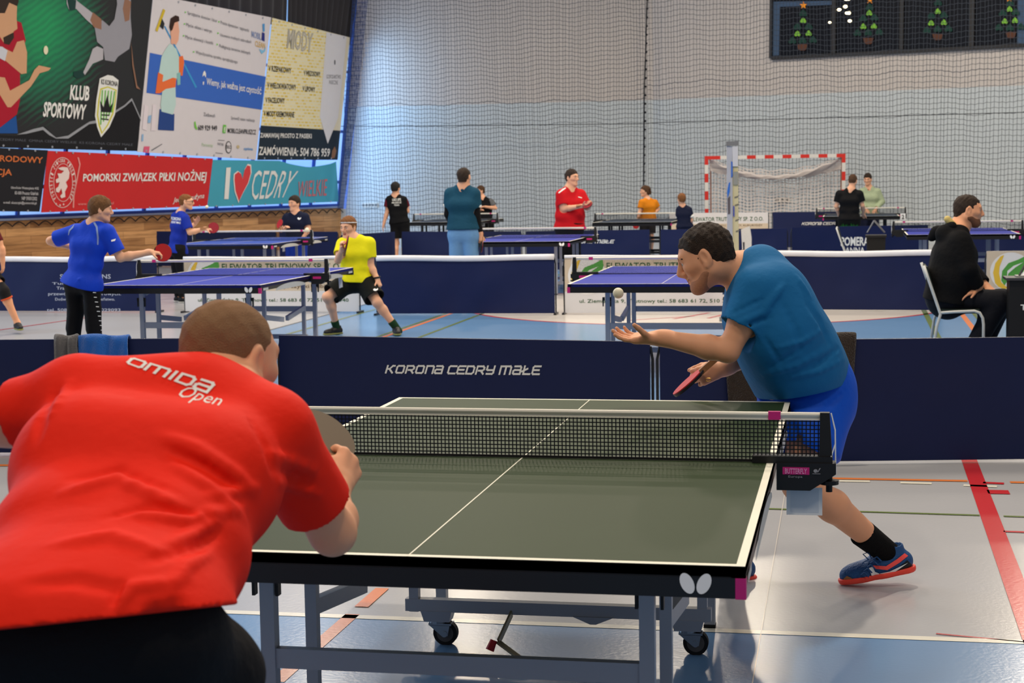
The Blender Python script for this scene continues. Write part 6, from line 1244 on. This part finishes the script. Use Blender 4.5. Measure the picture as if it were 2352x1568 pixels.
H = p.H; sdf_obj('headband', [H.ell((0, -.014, .040), (.0905, .1125, .096), .0), ('plane', (H.p(0, 0, .066), H.R @ nrm((0, -.18, 1))), .002, 'i'), ('plane', (H.p(0, 0, .054), H.R @ nrm((0, .18, -1))), .002, 'i')], .004, mat('headband_white', (214, 214, 216), .7, .2), p.root, 0)
YW = cloth('yellow', (226, 220, 24), .7, .15); fy = lambda x, y, d=0: aty(x, y, Y+d)
p.shirt(YW, sleeve=.62, hem=.96, flare=.02, sg=.020, h=.006, neck=.06, extra=[ridge(fy(806, 575, -.14), fy(835, 610, -.12), .010, .010), ridge(fy(800, 590, -.15), fy(838, 628, -.12), .010, .008), ridge(fy(838, 580, -.1), fy(842, 610, -.1), .010, -.008)])
p.shorts(cloth('kid_black', (20, 22, 20)), leg=.80, g=.03, g2=.062, h=.0065, waist=.84); wrap_poly(p.shorts_o, [(857, 664), (861, 662), (864, 664), (868, 661), (868, 665), (863, 668), (858, 667)], LOGO, 'wing_emblem')
so = [p.shoe(e, SHOED, SOLEY, cloth('sock_green', (30, 60, 36)), .10, h=.006) for e in 'LR']
m = MB(); c = J['wrL'] if isinstance(J['wrL'], np.ndarray) else aty(866, 637, Y-.02); m.tube([c+np.array((.032*math.cos(t), .032*math.sin(t), .006*math.cos(t))) for t in [2*math.pi*i/18 for i in range(19)]], .008, 8); m.build('wristband', SHOED, p.root, True)
paddle('red edged paddle held up in front of the face of the boy in yellow', aty(797, 557, Y-.46), (-.93, -.32, .2), aty(786, 574, Y-.40)-aty(800, 549, Y-.48), RUBR, RUBK, 1.0)
# boy with glasses
Y = 16.7; J = dict(hd=(428, 464), nk=(414, 487), shR=(424, 502, -.13), shL=(404, 498, .14), elR=(436, 534, -.14), wrR=(472, 525, -.12), elL=(434, 522, .2), wrL=(448, 514, .24), hipR=(412, 575, -.09), hipL=(402, 575, .09))
p = Person('boy with glasses in long blue shirt playing at the table by the boarded wall', Y, J, (.97, .22, -.06), .84, .0075, .21, **KID, neckr=.048, hands=dict(R=dict(d=(1, 0, 0), pn=(0, .5, -1), lat=(0, -.6, .8), curl=(1, 1.1, 1.2, 1.2)), L=dict(d=(.6, -.2, .7), pn=(.3, -.8, 0), lat=(-.6, 0, .8), curl=(.3, .3, .4, .5))))
p.hair(HGI, h=.006, t=.006, zf=.070, nape=-.05, ear=.03); H = p.H
m = MB()
for e in (-1, 1): m.tube([H.p(e*.031+.02*math.cos(t), .099, .010+.016*math.sin(t)) for t in [2*math.pi*i/14 for i in range(15)]], .0025, 5); m.tube([H.p(e*.052, .098, .012), H.p(e*.084, .0, .014)], .0025, 5)
m.tube([H.p(-.011, .101, .012), H.p(.011, .101, .012)], .0025, 5); m.build('glasses', SHOED, p.root)
dress(p, cloth('kid_blue_long', (24, 48, 158), .7, .15), BK, sh=dict(sleeve=.75, hem=1.06, flare=.04, sg=.02), bt=dict(pants=True, g=.016))
wrap_text(p.shirt_o, text_mesh('KORONA', .03), [(393, 505), (416, 507), (416, 500), (393, 497)], LETW, 'lettering', .004, .2); wrap_text(p.shirt_o, text_mesh('CEDRY MAŁE', .03), [(391, 512), (415, 514), (415, 509), (391, 507)], LETW, 'lettering', .004, .2)
paddle('dark red paddle stretched out by the boy with glasses', aty(490, 523, Y-.12), (.15, -.95, .25), aty(470, 525, Y-.12)-aty(490, 523, Y-.12), mat('paddle_rubber_dark_red', (140, 22, 38), .5, .3), RUBK, 1.0)
# boy in navy shirt
Y = 20.95; J = dict(hd=(676, 468), nk=(680, 488), shR=(659, 500), shL=(701, 499), elR=(646, 527, -.05), wrR=(656, 522, -.22), elL=(709, 527, -.02), wrL=(696, 546, -.18), hipR=(670, 556), hipL=(692, 556))
p = Person('boy in navy shirt with white wing emblem behind the far left blue table', Y, J, (-.42, -.9, -.05), .9, .0085, .235, **KID)
p.hair(HDK, h=.007, t=.010, zf=.068, top=.014, front=.01, nape=-.05, ear=.034); p.brows(HDK)
dress(p, NV, cloth('shorts_blue', (24, 52, 150)), sh=dict(sleeve=.7, hem=1.0, sg=.02), bt=dict(leg=.85))
wrap_poly(p.shirt_o, [(683, 500), (687, 499), (687.6, 502), (691.5, 498.5), (691, 502.5), (687.5, 504.5), (684, 503.5)], LOGO, 'wing_emblem', .006)
paddle('red paddle held up at the side of the boy in navy shirt', aty(643, 514, Y-.28), (-.55, -.7, .35), aty(653, 522, Y-.25)-aty(642, 512, Y-.28), RUBR, RUBK)
# boy in black and maroon
Y = 26.2; J = dict(hd=(909, 433), nk=(908, 449), shL=(894, 459), shR=(927, 459), elL=(889, 487), wrL=(882, 512, -.03), elR=(936, 485, .1), wrR=(934, 476, .3), hipL=(908, 512), hipR=(928, 512))
p = Person('boy in black and maroon shirt with white back lettering, back turned, by the corner', Y, J, (.3, .95, 0), .95, .009, .23, **KID, face=False)
p.hair(HBK, h=.008, t=.012, zf=.07, top=.01, nape=-.05, ear=.034)
dress(p, BK, BK, sh=dict(sleeve=.55, hem=1.0, sg=.02), bt=dict(leg=.75, g=.02))
MAR = cloth('maroon', (92, 22, 36))
for e, q in (('L', 'elL'), ('R', 'elR')):
    a, b = p.J['sh'+e], p.J[q]; sdf_obj('sleeve_panel', [fcap(lerp(a, b, .05), lerp(a, b, .58), .078, .082, .01)], .009, MAR, p.shirt_o)
for s_, q in (('UKS SP2', [(901, 462), (921, 461), (921, 455), (901, 456)]), ('PRUSZCZ', [(900, 467.5), (922, 466.5), (922, 463), (900, 464)]), ('TENIS', [(905, 473), (917, 472.5), (917, 469), (905, 469.5)])): wrap_text(p.shirt_o, text_mesh(s_, .02), q, LETW, 'lettering', .008, .2)
# man in teal
Y = 15.9; J = legs_at(dict(hd=(1066, 407), nk=(1064, 428), shL=(1034, 445), shR=(1090, 445), elL=(1030, 492, .02), wrL=(1040, 522, .22), elR=(1094, 496), wrR=(1104, 536), hipL=(1050, 540), hipR=(1080, 540)), Y, 1, L=(1048, 620, 0, 1046, 0), R=(1084, 620, 0, 1086, 0))
p = Person('man in teal shirt and light blue trousers standing with his back turned in the middle', Y, J, (.22, .97, 0), .98, .0075, .235, face=False, hands=dict(R=dict(d=(.1, 0, -1), pn=(-.6, .5, 0), lat=(-.3, .9, 0), curl=(.9, 1, 1, 1))))
p.hair(HDK, h=.006, t=.007, zf=.07, nape=-.06, ear=.036)
TE = cloth('teal', (22, 68, 92)); dress(p, TE, cloth('light_blue_trousers', (104, 150, 200), .7, .3), sh=dict(sleeve=.62, hem=.86, flare=.01, sg=.022, neck=.046, nkt=0), bt=dict(pants=True, g=.02))
for e in 'LR':
    a, b, c = p.J['sh'+e], p.J['el'+e], p.J['wr'+e]
    sdf_obj('arm_band', [fcap(lerp(a, b, .5), lerp(a, b, .62), .0785, .0785, .0), ('plane', (lerp(a, b, .5), nrm(a-b)), .002, 'i')], .0075, LETW, p.shirt_o, 0); sdf_obj('under_sleeve', [cap(lerp(a, b, .5), b, .060, .054, .02), fcap(b, lerp(b, c, .93), .054, .036, .02)], .0075, BK, p.root)
H = p.H; sdf_obj('collar', [fcap(p.J['nk']-np.array((0, .01, .05)), p.J['nk']+np.array((0, .0, .015)), .072, .064, 0)], .007, TE, p.shirt_o)
paddle('paddle hanging in the right hand of the man in teal', aty(1106, 566, Y), (-.9, -.3, .1), aty(1104, 545, Y)-aty(1107, 568, Y), RUBK, mat('paddle_rubber_dark_red', (140, 22, 38)))
# boy in black and grey behind the man in teal
Y = 31.9; J = dict(hd=(1103, 439), nk=(1108, 454), shR=(1098, 463), shL=(1126, 463), elL=(1138, 478), wrL=(1116, 475, -.22), elR=(1094, 485), wrR=(1104, 482, -.2), hipR=(1106, 512), hipL=(1124, 512))
p = Person('boy in black and grey shirt, arm raised, beyond the man in teal', Y, J, (-.75, -.65, 0), .92, .0095, .225, **KID); p.hair(HBR, h=.008, t=.010, zf=.07, top=.012, nape=-.05, ear=.034)
dress(p, BK, BK, sh=dict(sleeve=.6, hem=1.0, sg=.02), bt=dict(leg=.8)); a, b = p.J['shL'], p.J['elL']; sdf_obj('sleeve_panel', [fcap(lerp(a, b, .0), lerp(a, b, .64), .078, .084, .01)], .009, cloth('grey_sleeve', (92, 94, 98)), p.shirt_o)
# man in red polo
Y = 20.95; J = dict(hd=(1314, 409), nk=(1308, 431), shR=(1289, 447, -.1), shL=(1334, 447, .08), elR=(1296, 480, -.14), wrR=(1336, 473, -.26), elL=(1349, 477, .05), wrL=(1356, 470, -.14), hipR=(1296, 526), hipL=(1320, 526))
p = Person('smiling man in red polo shirt looking at the paddle in his hands', Y, J, (.84, -.52, -.03), 1.04, .0085, .25, tr=(.125, .135, .128), hands=dict(R=dict(d=(.9, -.3, .1), pn=(0, .3, 1), lat=(0, -.9, .3), curl=(.5, .6, .6, .7)), L=dict(d=(.2, -.9, .1), pn=(-.6, 0, .7), lat=(-.8, 0, .4), curl=(.6, .7, .8, .8))))
p.hair(HDK, h=.007, t=.010, zf=.074, top=.012, nape=-.05, ear=.036); p.brows(HDK)
RP = cloth('red_polo', (196, 22, 32)); dress(p, RP, BK, sh=dict(sleeve=.68, hem=.99, sg=.026, flare=.012), bt=dict(pants=True, g=.02)); sdf_obj('collar', [fcap(p.J['nk']-np.array((0, 0, .06)), p.J['nk']+np.array((0, .0, .012)), .085, .068, 0)], .008, RP, p.shirt_o)
wrap_poly(p.shirt_o, [(1282, 442), (1292, 434), (1299, 430), (1300, 432.5), (1293, 437), (1284, 444)], LETW, 'shoulder_stripe', .008); wrap_poly(p.shirt_o, [(1328, 451), (1337, 453.5), (1336, 455), (1328, 453)], LETW, 'chest_mark', .008)
paddle('dark red paddle between the hands of the man in red polo', aty(1349, 470, Y-.3), (-.2, -.7, .7), aty(1338, 473, Y-.28)-aty(1351, 469, Y-.31), mat('paddle_rubber_dark_red', (140, 22, 38)), RUBK)
# child in mustard shirt
Y = 30.3; J = dict(hd=(1481, 440), nk=(1487, 457), shR=(1474, 465, -.1), shL=(1504, 465, .06), elL=(1512, 480, .1), wrL=(1499, 493, -.05), elR=(1470, 484, -.14), wrR=(1465, 503, -.18), hipR=(1479, 503), hipL=(1496, 503))
p = Person('child with curly hair in mustard shirt, hand on hip, behind the dark table', Y, J, (-.86, -.5, 0), .84, .009, .215, **KID)
H = p.H; rnd = random.Random(4)
p.hair(HBR, h=.007, t=.018, zf=.066, top=.012, front=.01, nape=-.075, ear=.03, extra=[H.cap((x_, -.02+y_, z_), (x_, -.03+y_, z_-.03), .026, .022, .004) for x_, y_, z_ in [(rnd.uniform(-.09, .09), rnd.uniform(-.09, .03), rnd.uniform(-.05, .11)) for _ in range(26)]])
dress(p, cloth('mustard', (206, 124, 22)), cloth('shorts_charcoal', (36, 34, 36)), sh=dict(sleeve=.72, hem=.98, sg=.022, flare=.02), bt=dict(leg=.85))
paddle('red paddle held low by the child in mustard shirt', aty(1461, 517, Y-.2), (-.3, -.9, .1), aty(1465, 506, Y-.18)-aty(1460, 519, Y-.2), RUBR, RUBK)
# boy in navy with white cuffs
Y = 26.35; J = dict(hd=(1565, 458), nk=(1568, 473), shL=(1560, 482), shR=(1582, 482), elL=(1561, 506), wrL=(1556, 521, .05), elR=(1588, 506), wrR=(1586, 520, .15), hipL=(1566, 522), hipR=(1580, 522))
p = Person('small boy in navy shirt with white cuffs, back turned, above the head of the server', Y, J, (-.55, .83, 0), .74, .0085, .205, **KID, face=False); p.hair(HGI, h=.007, t=.013, zf=.07, top=.008, nape=-.05, ear=.034)
dress(p, NV, NV, sh=dict(sleeve=.7, hem=1.0, sg=.02), bt=dict(leg=.85))
for e in 'LR': a, b = p.J['sh'+e], p.J['el'+e]; sdf_obj('cuff', [fcap(lerp(a, b, .62), lerp(a, b, .74), .071, .073, 0)], .008, LETW, p.shirt_o)
# man in black tee
Y = 29.5; J = dict(hd=(1959, 416, .05), nk=(1955, 434), shL=(1928, 446), shR=(1974, 446), elL=(1921, 474), wrL=(1928, 496, .15), elR=(1981, 472, .02), wrR=(1983, 488, .25), hipL=(1938, 505), hipR=(1963, 505))
p = Person('young man in black shirt leaning on the dark table, green flames on his shorts', Y, J, (.3, .92, -.25), 1.0, .009, .24, face=False); p.hair(HBR, h=.008, t=.009, zf=.07, top=.01, nape=-.05, ear=.036)
dress(p, BK, cloth('shorts_black', (14, 16, 14)), sh=dict(sleeve=.66, hem=1.0, sg=.026), bt=dict(leg=.85, g=.03))
FLM = cloth('flame_green', (36, 120, 44))
for k in range(7): x = 1932+k*6; wrap_poly(p.shorts_o, [(x-2.4, 530), (x-1.2, 517-(k*5) % 7), (x+.6, 522), (x+2, 513+(k*3) % 6), (x+2.6, 530)], FLM, 'flame_print', .008)
# young man in sage jumper
Y = 33.3; J = dict(hd=(1993, 412, -.04), nk=(1995, 429), shR=(1979, 440), shL=(2016, 440), elL=(2026, 463, .0), wrL=(2012, 480, -.18), elR=(1978, 465), wrR=(1990, 481, -.2), hipR=(1986, 496), hipL=(2008, 496))
p = Person('young man in sage green jumper facing us across the dark table', Y, J, (-.2, -.96, -.2), .98, .0095, .245); p.hair(HDK, h=.008, t=.010, zf=.058, top=.014, front=.014, nape=-.05, ear=.036); p.brows(HDK, .006)
dress(p, cloth('sage', (158, 172, 142), .8, .35), NV, sh=dict(sleeve=1.86, hem=.98, sg=.020), bt=dict(leg=.85)); sdf_obj('collar', [fcap(p.J['nk']-np.array((0, 0, .06)), p.J['nk']+np.array((0, 0, -.012)), .080, .070, 0)], .009, cloth('rust_collar', (150, 66, 46)), p.shirt_o)
# child cut by the left edge
Y = 12.1; J = dict(hd=(-48, 490), nk=(-50, 525), shR=(-12, 540, -.06), shL=(-88, 540, .06), elR=(4, 572, -.05), wrR=(6, 600, -.02), elL=(-100, 580), wrL=(-100, 610), hipR=(-25, 628), hipL=(-65, 628), knR=(8, 668, -.08), anR=(40, 742, .0), knL=(-80, 690), anL=np.array((-9.0, 12.2, .085)))
p = Person('child cut by the left edge, black knee support on one leg', Y, J, (.9, .2, 0), .86, .007, .21, **KID, feet=dict(R=(.5, -.6, 0), L=(.8, 0, 0)), skin=SKT); p.hair(HBR, h=.006, t=.012, zf=.06)
dress(p, cloth('dark_red_kit', (90, 24, 30)), BK, sh=dict(sleeve=.5, hem=.98), bt=dict(leg=.6), shoe=SHOED, sole=SOLEY)
a, b, c = p.J['hipR'], p.J['knR'], p.J['anR']; ks = sdf_obj('knee_support', [cap(lerp(a, b, .75), b, .068, .064, .02), fcap(b, lerp(b, c, .22), .064, .064, .02), ('plane', (lerp(a, b, .72), nrm(a-b)), .002, 'i')], .006, mat('neoprene_black', (26, 24, 26), .8, .2), p.root)
sdf_obj('orange_trim', [fcap(lerp(b, c, .15), lerp(b, c, .25), .0665, .0665, 0), ('plane', (lerp(b, c, .20), nrm(b-c)), .002, 'i')], .005, mat('trim_orange', (206, 80, 40), .7, .2), ks, 0)
# seated umpire
Y = CHY+.28; fu = lambda x, y, d=0: aty(x, y, Y+d)
J = dict(hd=(2224, 484), nk=(2203, 522), shR=(2204, 556, -.19), shL=(2192, 552, .19), elR=(2222, 618, -.23), wrR=(2246, 660, -.16), elL=(2222, 612, .24), wrL=(2262, 655, .12), hipR=(2176, 690, -.10), hipL=(2172, 688, .10), knR=(2296, 692, -.14), knL=(2302, 690, .14))
for e, x, d in (('R', 2224, -.16), ('L', 2250, .12)): q = fu(x, 770, d); q[2] = .09; J['an'+e] = q
p = Person('bearded man in black hoodie sitting sideways on a pale metal chair', Y, J, (.985, .06, -.10), 1.08, .0065, .255, tr=(.150, .160, .138), neckr=.066, jowl=.010, armr=1.12, legr=1.0, skin=SKT, hands=dict(R=dict(d=(-.55, -.2, -.25), pn=(0, .3, -1), lat=(.4, -.8, 0), curl=(.2, .2, .2, .3), thumb=(.6, .7, -.1)), L=dict(d=(.6, -.4, -.4), pn=(0, 0, -1), lat=(0, -1, 0), curl=(.2, .2, .2, .3))), feet=dict(R=(.9, .1, 0), L=(.9, .1, 0)))
p.hair(HDK, h=.006, t=.006, zf=.074, nape=-.055, ear=.036); p.brows(HDK); H = p.H
sdf_obj('beard', [H.cap((0, .043, -.060), (0, .047, -.072), .0495, .0505, .02), H.cap((0, .070, -.086), (0, .076, -.0925), .0225, .0205, .02)]+[H.cap((e*.050, .0, -.044), (e*.018, .062, -.090), 0.0375, .0285, .02) for e in (-1, 1)]+[H.ell((0, .104, -.056), (.024, .02, .010), .004, 's'), ('plane', (H.p(0, 0, -.036), H.R @ nrm((0, -.1, 1))), .01, 'i')], .006, mat('beard_stubble', (120, 82, 62), .8, .2, var=.3, scale=120), p.root)
HOOD = cloth('black_hoodie', (15, 15, 17), .9, .3)
p.shirt(HOOD, sleeve=1.93, hem=1.02, g=.020, sg=.024, h=.007, neck=.072, extra=[cap(fu(2172, 538, -.09), fu(2172, 538, .09), .085, .085, .05), cap(fu(2190, 640, -.1), fu(2190, 640, .1), .175, .175, .06)])
sdf_obj('hood', [cap(fu(2186, 520, -.10), fu(2152, 534, 0), .040, .045, .03), cap(fu(2186, 520, .10), fu(2152, 534, 0), .040, .045, .03), cap(fu(2186, 522, -.10), fu(2220, 552, -.05), .034, .025, .03), cap(fu(2152, 534, 0), fu(2140, 545, 0), .05, .035, .03)], .007, HOOD, p.shirt_o)
sdf_obj('collar', [cap(fu(2176, 503, -.08), fu(2222, 548, -.09), .028, .024, .02), cap(fu(2178, 506, .07), fu(2218, 546, .04), .022, .020, .02), cap(fu(2178, 506, -.07), fu(2178, 506, .07), .022, .022, .02)], .006, cloth('pale_yellow', (196, 176, 112)), p.shirt_o)
p.shorts(cloth('dark_trousers', (18, 20, 28)), pants=True, g=.018, waist=.86); 
for e in 'LR': p.shoe(e, SHOED, SOLEW, cloth('sock_blue', (40, 66, 110)), .12)
# loose balls
ball('white ball flying above the hem cord, at the edge of the red banner', 475, 475, 17.5, .024); ball('white ball at the net of the far left blue table', 705, 528, 18.7, .034)
